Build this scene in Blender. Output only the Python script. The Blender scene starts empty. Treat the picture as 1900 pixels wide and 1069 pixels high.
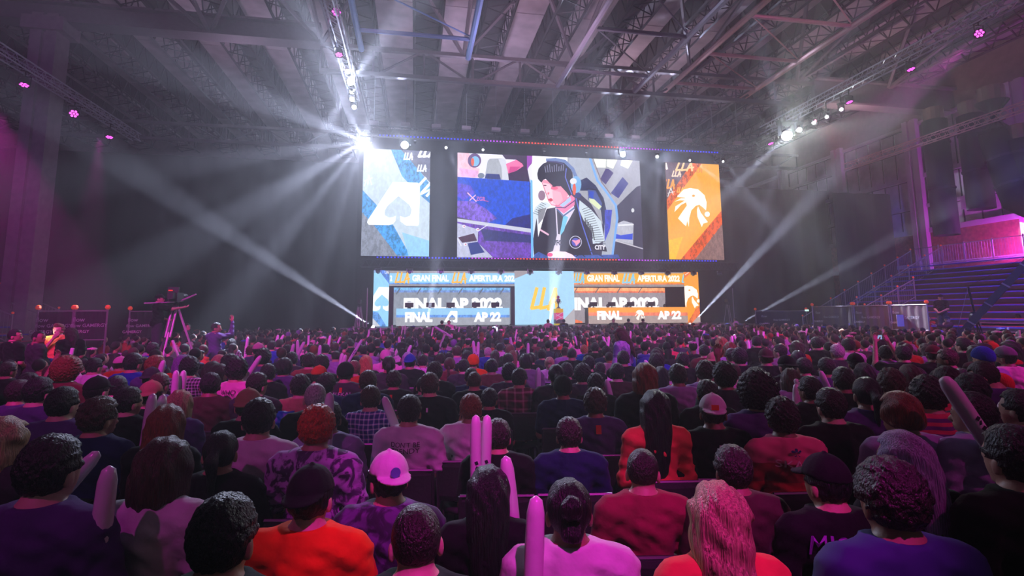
import bpy, bmesh, math, random
import numpy as np
from mathutils import Vector, Matrix, Euler
from mathutils.bvhtree import BVHTree
from mathutils.geometry import tessellate_polygon
R = random.Random(7)
S = bpy.context.scene
COL = S.collection
# ------------------------------------------------------------------ camera
F_, CX_, CY_ = 978.0, 950.0, 456.0
C2W = Matrix(((0.98372017, -0.01556173, -0.179032), (-0.17955052, -0.12668287, -0.97555782), (-0.00749892, 0.9918212, -0.12741461)))
CAMP = Vector((0, 0, 1.95))
cd = bpy.data.cameras.new('camera'); cam = bpy.data.objects.new('camera', cd); COL.objects.link(cam)
cd.sensor_width = 36; cd.lens = F_ / 1900 * 36; cd.shift_y = -(534.5 - CY_) / 1900
cam.matrix_world = Matrix.Translation(CAMP) @ C2W.to_4x4()
cd.clip_start = .05; cd.clip_end = 300
S.camera = cam
def ray(x, y): return C2W @ Vector(((x - CX_) / F_, (CY_ - y) / F_, -1.))
def atY(x, y, Y): r = ray(x, y); return CAMP + r * (Y / r.y)
def atZ(x, y, Z): r = ray(x, y); return CAMP + r * ((Z - 1.95) / r.z)
def atX(x, y, X): r = ray(x, y); return CAMP + r * (X / r.x)
# ------------------------------------------------------------------ render look, world, lights
S.view_settings.view_transform = 'Standard'; S.view_settings.look = 'None'
S.view_settings.exposure = 0.0; S.view_settings.gamma = 1.0; S.view_settings.use_curve_mapping = False
cy = S.cycles
cy.volume_bounces = 0; cy.max_bounces = 4; cy.diffuse_bounces = 2; cy.glossy_bounces = 2; cy.transmission_bounces = 3
cy.sample_clamp_indirect = 3; cy.use_denoising = True; cy.caustics_reflective = False; cy.caustics_refractive = False
cy.light_sampling_threshold = 0.003
W = bpy.data.worlds.new('world'); S.world = W; W.use_nodes = True
W.node_tree.nodes['Background'].inputs[0].default_value = (0.30, 0.16, 0.34, 1); W.node_tree.nodes['Background'].inputs[1].default_value = 0.02
def spot(name, loc, target, energy, col, angle, blend=.3, size=.12):
    l = bpy.data.lights.new(name, 'SPOT'); o = bpy.data.objects.new(name, l); COL.objects.link(o)
    l.energy = energy; l.color = col; l.spot_size = math.radians(angle); l.spot_blend = blend; l.shadow_soft_size = size
    o.location = loc; o.rotation_euler = (Vector(target) - Vector(loc)).to_track_quat('-Z', 'Y').to_euler(); return o
def area(name, loc, target, energy, col, sx, sy):
    l = bpy.data.lights.new(name, 'AREA'); o = bpy.data.objects.new(name, l); COL.objects.link(o)
    l.shape = 'RECTANGLE'; l.size = sx; l.size_y = sy; l.energy = energy; l.color = col
    o.location = loc; o.rotation_euler = (Vector(target) - Vector(loc)).to_track_quat('-Z', 'Y').to_euler(); return o
WHITE = (.66, .72, 1); MAG = (1, .03, .72); VIO = (.62, .10, 1)
def gobo(o, scale, lo, hi, base):
    l = o.data; l.use_nodes = True; nt = l.node_tree; em = [n for n in nt.nodes if n.type == 'EMISSION'][0]; tc = nt.nodes.new('ShaderNodeTexCoord'); n = nt.nodes.new('ShaderNodeTexNoise')
    n.inputs['Scale'].default_value = scale; n.inputs['Detail'].default_value = 1; nt.links.new(tc.outputs['Normal'], n.inputs['Vector'])
    mr = nt.nodes.new('ShaderNodeMapRange'); mr.inputs['From Min'].default_value = lo; mr.inputs['From Max'].default_value = hi; mr.inputs['To Min'].default_value = base; mr.inputs['To Max'].default_value = 1; nt.links.new(n.outputs['Fac'], mr.inputs[0]); nt.links.new(mr.outputs[0], em.inputs['Strength'])
# magenta and violet washes from the trusses over the audience
for p, t, e, c, an in (((1.5, -3.5, 10.5), (.75, 2.6, 1), 5200, MAG, 15), ((-5, -3.5, 10.5), (-1.2, 4.4, 1), 900, MAG, 20), ((7, -3.5, 10.5), (4, 5, 1), 1400, (1, .04, .5), 36), ((13, -1, 10.6), (8, 8.5, 1), 4600, MAG, 40),
                       ((-4, -2, 10.6), (-3.0, 12, 1), 5600, MAG, 40), ((3, -3, 10.8), (3.5, 17, 1), 4200, VIO, 46), ((17.4, 1, 10.4), (12, 17, 1), 6000, (1, .05, .5), 48), ((9, 0, 10.8), (8.5, 23, 1), 9000, MAG, 44), ((-9, 0, 10.5), (-5, 20, 1), 10000, MAG, 36),
                       ((29.9, 21.5, 4.7), (31.6, 24, 9), 900, (.85, .05, 1), 150), ((29.9, 17, 4.7), (31.6, 19.5, 9), 800, (.85, .05, 1), 150), ((-9, 4, 10.5), (-16, 22, 7), 1600, VIO, 50)):
    spot('magenta_wash', p, t, e, c, an, .5)
for p, t, e, an in (((-14.4, 18.9, 10.2), (-11, 17, 4), 15000, 24), ((-14.4, 26.5, 10.3), (-14.3, 26, 1), 9000, 18), ((17.4, 12.9, 10.4), (14.5, 14.5, 8), 9000, 24), ((17.4, 15.3, 10.4), (17.4, 15.6, 1), 6000, 18)):
    spot('par_beam', p, t, e, MAG, an, .3, .1)
spot('stand_wash_blue', (17.6, 7, 10.5), (25, 20, 2.5), 11000, (.12, .12, 1), 60, .4); spot('stand_wash_red', (17.6, 20, 10.5), (25, 19, 2.5), 6000, (1, .08, .25), 60, .4)
# key white lamps of the stage truss, with gobos that break the light into shafts
for px, py, e, tx, an, ba in ((675, 262, 5200, (-6, 12, 2), 80, .04), (675, 262, 2600, (5, 8, 0), 90, .3), (751, 267, 1800, (0, 8, 1), 70, .3), (1158, 285, 6000, (12, 12, 7), 100, .05), (1222, 289, 2600, (14, 14, 0), 60, .1), (1283, 296, 2000, (22, 20, 6), 50, .1), (1345, 298, 2000, (28, 22, 9), 50, .1), (828, 272, 700, (5, 16, 1), 50, .1)):
    p = atY(px, py, 31); o = spot('stage_key', p + Vector((0, -.35, 0)), tx, e, WHITE, an, .4, .06); gobo(o, 11, .50, .60, ba * .35)
p = atX(1460, 252, 17.5); o = spot('truss_key', p + Vector((-.2, -.3, -.1)), (12, 2, 3), 3600, (.9, 1, .97), 88, .4, .06); gobo(o, 10, .49, .60, .06)
for k, (px, py, e) in enumerate(((650, 152, 900), (645, 135, 500), (657, 199, 300))): p = atX(px, py, -2.6); spot('cluster_key', p + Vector((.1, -.3, -.1)), (2 - 6 * k, 4, 6), e, WHITE, 120, .5, .08)
# floor beams
for a, b, e, an in (((692, 607, 31.2), (330, 370, 22), 620000, 4.6), ((793, 608, 31.2), (838, 250, 15), 42000, 3.6), ((1020, 604, 31.5), (1050, 330, 15), 55000, 4.2),
                 ((1094, 607, 31.0), (1250, 330, 13), 45000, 4.5), ((1283, 602, 31.2), (1570, 300, 22), 620000, 4.6), ((1366, 604, 30.5), (1900, 310, 18), 280000, 4.2)):
    q = atY(*a); t = atY(*b); spot('floor_beam', q + (t - q).normalized() * .35, t, e, WHITE, an, .15, .03)
# narrow shafts thrown by the white moving heads
for (px, py, Y), L in (((675, 262, 30.7), (((180, 330, 20), 7, 90), ((300, 480, 22), 9, 120), ((430, 560, 24), 7, 110), ((560, 600, 26), 6, 90), ((632, 600, 28), 4, 60), ((420, 160, 20), 8, 60), ((560, 40, 20), 7, 50), ((760, 120, 24), 4, 20), ((640, 330, 8), 9, 7))),
                       ((1158, 285, 30.7), (((1100, 120, 24), 5, 26), ((1170, 90, 24), 4, 26), ((1230, 170, 26), 4, 22), ((1120, 420, 27), 5, 24), ((1250, 460, 27), 5, 22))),
                       ((1222, 289, 30.7), (((1215, 480, 27), 5, 40), ((1330, 420, 27), 5, 40), ((1150, 430, 27), 4, 24))), ((1283, 296, 30.7), (((1400, 380, 26), 7, 50), ((1330, 480, 27), 5, 30))), ((1345, 298, 30.7), (((1600, 360, 26), 6, 50), ((1450, 440, 26), 6, 40))),
                       ((828, 272, 30.7), (((860, 340, 28), 6, 26), ((1000, 300, 27), 5, 14))), ((897, 276, 30.7), (((1000, 300, 28), 6, 12),)),
                       ((1460, 252, 21.5), (((1240, 460, 19), 7, 50), ((1380, 520, 19), 5, 36), ((1540, 520, 19), 5, 36), ((1700, 480, 18), 7, 18), ((1420, 120, 18), 6, 24), ((1540, 120, 17), 6, 20))),
                       ((651, 152, 20.6), (((560, 330, 17), 9, 40), ((720, 60, 16), 9, 22), ((600, 60, 16), 9, 20)))):
    for (b, an, e) in L:
        q = atY(px, py, Y); t = atY(*b); spot('moving_head_beam', q + (t - q).normalized() * .3, t, e * 850, WHITE, an, .5, .05)
# added fill spots without fixtures that brighten the roof
for p, e, c in (((-2.7, 12, 11.9), 1500, (.7, .2, .55)), ((4.6, 20, 11.6), 1700, (.8, .5, .72)), ((17.5, 10, 11.9), 1800, (.75, .15, .5)), ((3, 27, 12.6), 1500, (.72, .55, .85)), ((12.2, 28, 12.6), 1100, (.85, .6, .75)), ((-12, 15, 11.9), 1100, (.6, .2, .6)), ((-9, 28, 12), 900, (.75, .5, .8)), ((24, 24, 11.9), 900, (.95, .6, .6))):
    spot('roof_fill_spot', p, (p[0] + .5, p[1] + 1, 17), e * .5, c, 160, .5, .3)

# ------------------------------------------------------------------ helpers
def lin(c):
    return tuple(((v / 255) / 12.92 if v <= 10 else ((v / 255 + .055) / 1.055) ** 2.4) for v in c[:3])
MATS = {}
def mat(name, col=(.5, .5, .5), rough=.6, metal=0, emit=None, est=1, bump=0, bscale=40, var=0, vscale=6, objcol=False, spec=.4, sheen=0):
    if name in MATS: return MATS[name]
    m = bpy.data.materials.new(name); m.use_nodes = True; nt = m.node_tree; b = nt.nodes['Principled BSDF']
    b.inputs['Base Color'].default_value = (*col, 1); b.inputs['Roughness'].default_value = rough; b.inputs['Metallic'].default_value = metal
    b.inputs['Specular IOR Level'].default_value = spec
    if sheen: b.inputs['Sheen Weight'].default_value = sheen
    if emit: b.inputs['Emission Color'].default_value = (*emit, 1); b.inputs['Emission Strength'].default_value = est
    tc = nt.nodes.new('ShaderNodeTexCoord'); src = None
    if objcol:
        oi = nt.nodes.new('ShaderNodeObjectInfo'); src = oi.outputs['Color']; nt.links.new(src, b.inputs['Base Color'])
    if var:
        n = nt.nodes.new('ShaderNodeTexNoise'); n.inputs['Scale'].default_value = vscale; n.inputs['Detail'].default_value = 5
        nt.links.new(tc.outputs['Object'], n.inputs['Vector'])
        mr = nt.nodes.new('ShaderNodeMapRange'); mr.inputs['To Min'].default_value = 1 - var; mr.inputs['To Max'].default_value = 1 + var
        mr.inputs['From Min'].default_value = .3; mr.inputs['From Max'].default_value = .7
        nt.links.new(n.outputs['Fac'], mr.inputs['Value'])
        mx = nt.nodes.new('ShaderNodeVectorMath'); mx.operation = 'SCALE'
        if src: nt.links.new(src, mx.inputs[0])
        else: mx.inputs[0].default_value = col
        nt.links.new(mr.outputs['Result'], mx.inputs['Scale']); nt.links.new(mx.outputs['Vector'], b.inputs['Base Color'])
    if bump:
        n2 = nt.nodes.new('ShaderNodeTexNoise'); n2.inputs['Scale'].default_value = bscale; n2.inputs['Detail'].default_value = 3
        nt.links.new(tc.outputs['Object'], n2.inputs['Vector'])
        bp = nt.nodes.new('ShaderNodeBump'); bp.inputs['Strength'].default_value = bump; bp.inputs['Distance'].default_value = .02
        nt.links.new(n2.outputs['Fac'], bp.inputs['Height']); nt.links.new(bp.outputs['Normal'], b.inputs['Normal'])
    MATS[name] = m; return m
class MB:
    def __init__(s): s.v = []; s.f = []
    def add(s, vs, fs):
        k = len(s.v); s.v += [tuple(v) for v in vs]; s.f += [tuple(i + k for i in f) for f in fs]
    def box(s, c, d, rot=None):
        x, y, z = d[0] / 2, d[1] / 2, d[2] / 2; c = Vector(c)
        vs = [Vector(p) for p in ((-x, -y, -z), (x, -y, -z), (x, y, -z), (-x, y, -z), (-x, -y, z), (x, -y, z), (x, y, z), (-x, y, z))]
        if rot is not None: vs = [rot @ v for v in vs]
        s.add([c + v for v in vs], [(0, 3, 2, 1), (4, 5, 6, 7), (0, 1, 5, 4), (1, 2, 6, 5), (2, 3, 7, 6), (3, 0, 4, 7)])
    def bx(s, a, b): s.box([(a[i] + b[i]) / 2 for i in range(3)], [abs(b[i] - a[i]) for i in range(3)])
    def tube(s, a, b, r, n=6, r2=None):
        a, b = Vector(a), Vector(b); d = b - a
        if d.length < 1e-6: return
        q = d.to_track_quat('Z', 'Y'); r2 = r if r2 is None else r2; vs = []
        for p, rr in ((a, r), (b, r2)):
            for i in range(n):
                t = 2 * math.pi * i / n; vs.append(p + q @ Vector((math.cos(t) * rr, math.sin(t) * rr, 0)))
        fs = [(i, (i + 1) % n, n + (i + 1) % n, n + i) for i in range(n)] + [tuple(range(n - 1, -1, -1)), tuple(range(n, 2 * n))]
        s.add(vs, fs)
    def lathe(s, o, prof, n=12, axis='Z'):
        o = Vector(o); vs = []
        for (r, h) in prof:
            for i in range(n):
                t = 2 * math.pi * i / n; p = (math.cos(t) * r, math.sin(t) * r, h)
                if axis == 'Y': p = (p[0], h, p[1])
                if axis == 'X': p = (h, p[0], p[1])
                vs.append(o + Vector(p))
        m = len(prof); fs = [(j * n + i, j * n + (i + 1) % n, (j + 1) * n + (i + 1) % n, (j + 1) * n + i) for j in range(m - 1) for i in range(n)]
        fs += [tuple(range(n - 1, -1, -1)), tuple(range((m - 1) * n, m * n))]; s.add(vs, fs)
    def mesh(s, name):
        me = bpy.data.meshes.new(name); me.from_pydata(s.v, [], s.f); me.update(); return me
    def build(s, name, m, parent=None, smooth=False, **k):
        me = s.mesh(name); me.materials.append(m)
        if smooth: me.polygons.foreach_set('use_smooth', [True] * len(me.polygons))
        return put(name, me, parent, **k)
def put(name, me, parent=None, loc=None, rot=None, color=None, label=None, cat=None, group=None, kind=None):
    o = bpy.data.objects.new(name, me); COL.objects.link(o)
    if parent: o.parent = parent
    if loc is not None: o.location = loc
    if rot is not None: o.rotation_euler = rot
    if color is not None: o.color = (*color, 1)
    tag(o, label, cat, group, kind); return o
def tag(o, label=None, cat=None, group=None, kind=None):
    if label: o['label'] = label
    if cat: o['category'] = cat
    if group: o['group'] = group
    if kind: o['kind'] = kind
    return o
def empty(name, loc=(0, 0, 0), rz=0, label=None, cat=None, group=None, kind=None):
    return put(name, None, None, loc, (0, 0, rz), None, label, cat, group, kind)
def copy_tree(o, parent=None):
    c = o.copy(); COL.objects.link(c)
    if parent: c.parent = parent
    for ch in list(o.children): copy_tree(ch, c)
    return c
black = mat('black_metal', (.012, .012, .015), .5); darkfab = mat('black_drape', (.012, .011, .016), .95, bump=.5, bscale=3)
steel = mat('steel', (.42, .42, .46), .35, .8); alu = mat('aluminium', (.6, .6, .66), .4, .6)
# ------------------------------------------------------------------ hall
concrete = mat('floor_concrete', (.06, .055, .065), .7, bump=.3, bscale=8, var=.3)
roofm = mat('roof_deck_shade', (.05, .042, .048), .85, var=.15, vscale=2, bump=.2, bscale=4)  # shade between the pale slabs is put into this dark colour
joistm = mat('joist_paint', (.035, .028, .034), .6)
girdm = mat('girder_paint', (.15, .12, .14), .6, var=.1)
wallm = mat('hall_wall', (.26, .20, .21), .8, var=.15, vscale=3)
brick = mat('brick_red', (.30, .10, .09), .85, var=.35, vscale=5, bump=.5, bscale=12)
colm = mat('column_concrete', (.26, .20, .23), .8, bump=.4, bscale=6, var=.12, vscale=4)
b = MB(); b.bx((-34, -6, -.3), (36, 48, 0)); b.build('floor', concrete, kind='structure')
RZ = 17.0
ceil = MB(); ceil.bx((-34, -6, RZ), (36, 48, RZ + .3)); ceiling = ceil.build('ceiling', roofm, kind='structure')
b = MB(); b.bx((-34, 47.7, 0), (36, 48, RZ)); b.bx((-34, 46.9, 12.6), (36, 47.7, 12.9)); b.bx((-34, 47.2, 15.3), (36, 47.7, 15.6))
for x in range(-32, 36, 4): b.bx((x - .2, 47.3, 0), (x + .2, 47.7, RZ))
b.build('wall_back', wallm, kind='structure')
b = MB(); b.bx((-34.3, -6, 0), (-34, 48, RZ)); b.build('wall_left', wallm, kind='structure')
b = MB(); b.bx((-34, -6.3, 0), (36, -6, RZ)); b.build('wall_front', wallm, kind='structure')
# roof joists: lattice trusses running towards the stage, one mesh shared by all
def lattice(L, H, W, step, rc, rd, half=True):
    m = MB(); n = int(round(L / step))
    for sx in ((-W / 2, W / 2) if W else (0,)):
        m.tube((sx, 0, 0), (sx, L, 0), rc, 4)
        if half: m.tube((sx, 0, -H), (sx, L, -H), rc, 4)
        for i in range(n):
            a = i * step
            m.tube((sx, a, 0), (sx, a + step / 2, -H), rd, 3); m.tube((sx, a + step / 2, -H), (sx, a + step, 0), rd, 3)
    if W:
        for i in range(n): m.tube((-W / 2, i * step, -H), (W / 2, (i + .5) * step, -H), rd, 3); m.tube((W / 2, (i + .5) * step, -H), (-W / 2, (i + 1) * step, -H), rd, 3)
    return m
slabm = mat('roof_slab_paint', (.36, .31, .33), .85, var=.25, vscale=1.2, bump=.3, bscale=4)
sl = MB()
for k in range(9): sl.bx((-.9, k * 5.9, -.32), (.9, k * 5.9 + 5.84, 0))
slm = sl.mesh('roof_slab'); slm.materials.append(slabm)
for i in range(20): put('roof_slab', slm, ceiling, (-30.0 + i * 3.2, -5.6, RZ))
jm = lattice(53, 1.25, 1.3, 1.25, .07, .035).mesh('roof_joist'); jm.materials.append(joistm)
for i in range(19): put('roof_joist', jm, ceiling, (-28.4 + i * 3.2, -5.5, RZ - .12))
# transverse girders under the joists
def girder(Y, x0, x1, zb, zt, solid):
    m = MB()
    if solid:
        m.bx((x0, Y - .16, zb), (x1, Y + .16, zt)); m.bx((x0, Y - .4, zb - .06), (x1, Y + .4, zb + .06)); m.bx((x0, Y - .4, zt - .06), (x1, Y + .4, zt + .06))
    else:
        H = zt - zb; n = int((x1 - x0) / 2.3); st = (x1 - x0) / n
        m.bx((x0, Y - .12, zb), (x1, Y + .12, zb + .2)); m.bx((x0, Y - .12, zt - .18), (x1, Y + .12, zt))
        for k in range(n):
            a = x0 + k * st; m.tube((a, Y, zt), (a, Y, zb), .06, 4)
            if k % 2: m.tube((a, Y, zb), (a + st, Y, zt), .06, 4)
            else: m.tube((a, Y, zt), (a + st, Y, zb), .06, 4)
    return m.build('roof_girder', girdm, ceiling)
girder(25, -34, -4.6, 14.75, 15.6, True); girder(25, -4.6, 22, 13.35, 14.85, False); girder(25, 22, 36, 13.6, 15.0, True)
girder(12.5, -34, 36, 13.7, 15.2, False); girder(38, -34, 36, 13.7, 15.0, False)
# inclined struts that rise from the girders to the roof
m = MB()
for X in (-9.5, -4.6, 2.2, 8, 14.5, 21, 27):
    for dx in (-3.2, 3.2):
        for Y in (25, 12.5): m.tube((X, Y, 14.8), (X + dx, Y - 5, RZ - .3), .10, 5)
    m.tube((X, 25, 14.8), (X, 18, RZ - .4), .10, 5)
m.build('roof_strut', girdm, ceiling)
# columns
for (x, y) in ((-15.9, 25), (-15.9, 8)):
    m = MB(); m.bx((x - .5, y - .45, 0), (x - .08, y + .45, 15)); m.bx((x - .08, y - .3, 0), (x + .08, y + .3, 15)); m.bx((x + .08, y - .45, 0), (x + .5, y + .45, 15))
    m.bx((x - .8, y - .6, 14.2), (x + .8, y + .6, 14.8)); m.build('column', colm, kind='structure')
# ladder frames of bare pipe below the roof, coloured light put in their tint
def ladder_frame(x0, x1, y0, y1, z, colr, label):
    e = empty('pipe_frame', (x0, y0, z), 0, label, 'pipe frame')
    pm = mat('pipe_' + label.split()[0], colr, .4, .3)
    for xx in (0, x1 - x0): t = MB(); t.tube((xx, 0, 0), (xx, y1 - y0, 0), .13, 8); t.build('rail', pm, e)
    n = 5
    for k in range(n):
        yy = (y1 - y0) * (k + .5) / n; t = MB(); t.tube((0, yy, 0), (x1 - x0, yy, 0), .09, 8); t.build('crossbar', pm, e)
        if k < n - 1: t = MB(); t.tube((0, yy, .1), (x1 - x0, yy + (y1 - y0) / n, .1), .035, 5); t.build('brace', pm, e)
ladder_frame(-2.5, 2.2, 6, 22.7, 13.5, (.22, .36, .75), 'blue lit pipe frame hanging under the roof above left stage screens')
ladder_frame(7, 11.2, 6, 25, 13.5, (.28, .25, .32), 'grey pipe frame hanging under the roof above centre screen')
ladder_frame(13.2, 18, 10, 26, 13.9, (.75, .42, .42), 'pinkish lit pipe frame hanging under the roof above right screen')
# lighting trusses
def box_truss(p0, L, along, w, name, label, m_, step=.5, rc=.03, group=None):
    e = empty(name, p0, 0, label, 'truss', group)
    def P(a, u, v): return (a, u, v) if along == 'X' else (u, a, v)
    c = MB()
    for u in (-w / 2, w / 2):
        for v in (0, w): c.tube(P(0, u, v), P(L, u, v), rc, 6)
    c.build('chord', m_, e)
    n = int(L / step); d = MB()
    for i in range(n):
        a = i * step
        for u in (-w / 2, w / 2): d.tube(P(a, u, 0), P(a + step / 2, u, w), rc * .5, 4); d.tube(P(a + step / 2, u, w), P(a + step, u, 0), rc * .5, 4)
        for v in (0, w): d.tube(P(a, -w / 2, v), P(a + step, w / 2, v), rc * .5, 4)
    d.build('lacing', m_, e); return e
box_truss((-14.4, 2, 11), 27.6, 'Y', .36, 'lighting_truss', 'lattice lighting truss passing in front of the left concrete column', alu)
box_truss((-2.7, 2, 11.1), 20.6, 'Y', .36, 'lighting_truss', 'steep lattice lighting truss above the left stage screen', alu)
box_truss((17.5, 2, 11), 21.4, 'Y', .36, 'lighting_truss', 'lattice lighting truss over the right of the crowd carrying the brightest right lamp', alu)
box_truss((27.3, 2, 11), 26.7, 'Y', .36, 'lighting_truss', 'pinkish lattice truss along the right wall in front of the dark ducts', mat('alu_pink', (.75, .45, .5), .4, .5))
box_truss((-4.2, 31.3, 12.55), 26.5, 'X', .5, 'stage_truss', 'long dark truss across the top of the stage screens', mat('truss_black', (.05, .05, .06), .5, .5))
box_truss((-3.2, 32.2, 4.75), 24.5, 'X', .45, 'stage_truss', 'dark truss between the upper and lower stage screens', mat('truss_black', (.05, .05, .06), .5, .5))
# led strips
def led_strip(x0, x1, y, z, label):
    e = empty('led_strip', (x0, y, z), 0, label, 'light strip')
    m = MB(); m.bx((0, 0, -.05), (x1 - x0, .08, .05)); m.build('housing', black, e)
    n = 110; st = (x1 - x0) / n; groups = {}
    for i in range(n):
        t = i / n; c = (40, 50, 255) if t < .25 or t > .8 else ((180, 50, 230) if t < .38 or t > .68 else (255, 60, 40))
        groups.setdefault(c, []).append(i)
    for c, L in groups.items():
        mm = mat('led_%d_%d_%d' % c, (0, 0, 0), emit=lin(c), est=2.6)
        for i in L:
            if i in L[:1]: d = MB(); d.bx((-st * .2, -.03, -.03), (st * .2, 0, .03)); me = d.mesh('led'); me.materials.append(mm)
            put('led', me, e, (st * (i + .5), 0, 0))
led_strip(-2.3, 19.7, 30.95, 12.45, 'thin blue and red light strip above the upper stage screens')
led_strip(-2.4, 20.3, 32.8, 5.4, 'thin blue and red light strip under the upper stage screens')
# drapes
def drape(x0, x1, y, z1, label, amp=.12, n=None):
    n = n or int((x1 - x0) / .25); m = MB(); vs = []
    for i in range(n + 1):
        x = x0 + (x1 - x0) * i / n; yy = y + amp * math.sin(i * 1.1) + .05 * math.sin(i * .37)
        vs += [(x, yy, 0), (x, yy, z1), (x, yy + .03, 0), (x, yy + .03, z1)]
    fs = []
    for i in range(n):
        a = 4 * i; fs += [(a, a + 4, a + 5, a + 1), (a + 2, a + 3, a + 7, a + 6), (a + 1, a + 5, a + 7, a + 3)]
    m.add(vs, fs); return m.build('drape', darkfab, smooth=True, label=label, cat='curtain')
drape(-33, -3.8, 37, 12.4, 'huge black drape behind the left of the stage')
drape(-3.7, 21.3, 34.2, 14.0, 'black drape directly behind the stage screens')
drape(21.4, 31.5, 35, 11.2, 'black drape right of the orange stage screen')
drape(26.5, 31.0, 29.2, 9.6, 'black drape panel beside the dark ducts at the right wall')
# right wall: glazed bays over red brick, ledges, pilasters, air ducts
XW = 31.2
b = MB(); b.bx((XW, -6, 0), (XW + .4, 48, 6.9)); wr = b.build('wall_right', brick, kind='structure')
b = MB(); b.bx((XW + .25, -6, 6.9), (XW + .4, 48, RZ)); b.build('wall_right_upper', wallm, kind='structure')
led = mat('ledge_paint', (.5, .44, .5), .6)
for k, (z, h) in enumerate(((4.6, .25), (6.7, .3), (8.3, .2), (10.2, .25), (12.2, .2), (13.6, .2))): b = MB(); b.bx((XW - .12, -6, z), (XW + .4, 48, z + h)); b.build('trim_%d' % (k + 1), led, kind='structure')
glass = mat('frosted_glass', (.50, .42, .50), .4, var=.2, vscale=1.5)
for k, y in enumerate(np.arange(-2.6, 44, 6)): b = MB(); b.bx((XW - .35, y - .45, 0), (XW - .05, y - .12, 14)); b.bx((XW - .2, y - .12, 0), (XW - .05, y + .12, 14)); b.bx((XW - .35, y + .12, 0), (XW - .05, y + .45, 14)); b.build('pilaster', mat('pilaster_paint', (.55, .45, .55), .7), kind='structure')
for k, y in enumerate(np.arange(3.4, 39, 6)):
    w = empty('window_%d' % (k + 1), (XW + .1, y + .45, 6.9), kind='structure'); fr = MB(); L = 5.1
    for j in range(6): fr.bx((-.05, j * L / 5 - .03, 0), (.05, j * L / 5 + .03, 6.7))
    for z in (0, 1.4, 3.3, 5.3, 6.7): fr.bx((-.05, 0, z - .04), (.05, L, z + .04))
    fr.build('window_frame', joistm, w)
    pm = None
    for j in range(5):
        for (z0, z1) in ((.04, 1.36), (1.44, 3.26), (3.34, 5.26), (5.34, 6.66)):
            t = MB(); t.bx((-.02, j * L / 5 + .04, z0), (.02, (j + 1) * L / 5 - .04, z1)); t.build('pane', glass, w)
ductm = mat('duct_cloth', (.018, .015, .02), .8, bump=.3, bscale=5)
def duct(pts, r, label):
    e = empty('air_duct', pts[0], 0, label, 'air duct'); o = Vector(pts[0]); m = MB()
    P = [Vector(p) - o for p in pts]; n = 14; vs = []; fs = []
    for i, p in enumerate(P):
        d = (P[min(i + 1, len(P) - 1)] - P[max(i - 1, 0)]); q = d.to_track_quat('Z', 'X')
        for k in range(n): a = 2 * math.pi * k / n; vs.append(p + q @ Vector((math.cos(a) * r, math.sin(a) * r, 0)))
    for i in range(len(P) - 1):
        for k in range(n): fs.append((i * n + k, i * n + (k + 1) % n, (i + 1) * n + (k + 1) % n, (i + 1) * n + k))
    m.add(vs, fs); m.build('tube', ductm, e, True)
    for i in range(1, len(P) - 1, 2):
        d = (P[i + 1] - P[i - 1]).normalized(); m = MB(); m.tube(P[i] - d * .06, P[i] + d * .06, r * 1.05, n); m.build('collar', joistm, e)
    m = MB(); m.tube(P[0] + Vector((0, 0, .05)), P[0] + Vector((0, 0, .75)), r * .8, 14); m.build('metal_sleeve', mat('duct_metal', (.6, .5, .4), .25, .8), e)
def atR(px, py, X): p = atX(px, py, X); return p
for (px, top, bot, X, r, lb) in ((1733, 225, 440, 29.3, .62, 'dark vertical air duct beside the black drape at the right wall'), (1800, 215, 392, 29.5, .62, 'dark vertical air duct in the middle of the right wall'), (1893, 260, 380, 28.8, .55, 'dark air duct at the right photo edge')):
    a = atX(px, top, X); c_ = atX(px, bot, X); P_ = [(X, a.y, a.z + (c_.z - a.z) * t) for t in (0, .2, .4, .6, .8, 1)]; duct(P_, r, lb)
a = atX(1840, 190, 28.6); P_ = [(28.6, a.y, a.z), (28.6, a.y, a.z - 1.6)] + [(28.6 , a.y - .12 * k, a.z - 1.6 - .7 * k) for k in range(1, 6)]
q = P_[-1]; P_ += [(28.6, q[1] - .5 - .55 * k, q[2] - .5 - .28 * k + .03 * k * k) for k in range(1, 6)]; duct(P_, .7, 'large dark air duct curving off to the right edge')
# square pink lit sign boards under the windows
for k, (px, py) in enumerate(((1792, 375), (1808, 373), (1893, 352))): p = atX(px, py, 30.6); m = MB(); m.box((0, 0, 0), (.05, .55, .75)); m.build('wall_panel', mat('panel_pink', (.5, .35, .5), .6), label='small framed panel under the right windows, %s' % ('left of the pair', 'right of the pair', 'by the photo edge')[k], cat='panel').location = p

# haze in the hall air
hz = MB(); hz.bx((-33.9, -5.9, .02), (35.9, 47.6, RZ - .02))
hm = bpy.data.materials.new('haze'); hm.use_nodes = True; nt = hm.node_tree; nt.nodes.clear()
o_ = nt.nodes.new('ShaderNodeOutputMaterial'); vs_ = nt.nodes.new('ShaderNodeVolumeScatter'); vs_.inputs['Density'].default_value = .0065; vs_.inputs['Anisotropy'].default_value = .62
vs_.inputs['Color'].default_value = (1, 1, 1, 1)
nt.links.new(vs_.outputs[0], o_.inputs['Volume']); hz.build('haze', hm, label='thin stage haze filling the whole hall air', cat='haze', kind='stuff')
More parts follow.
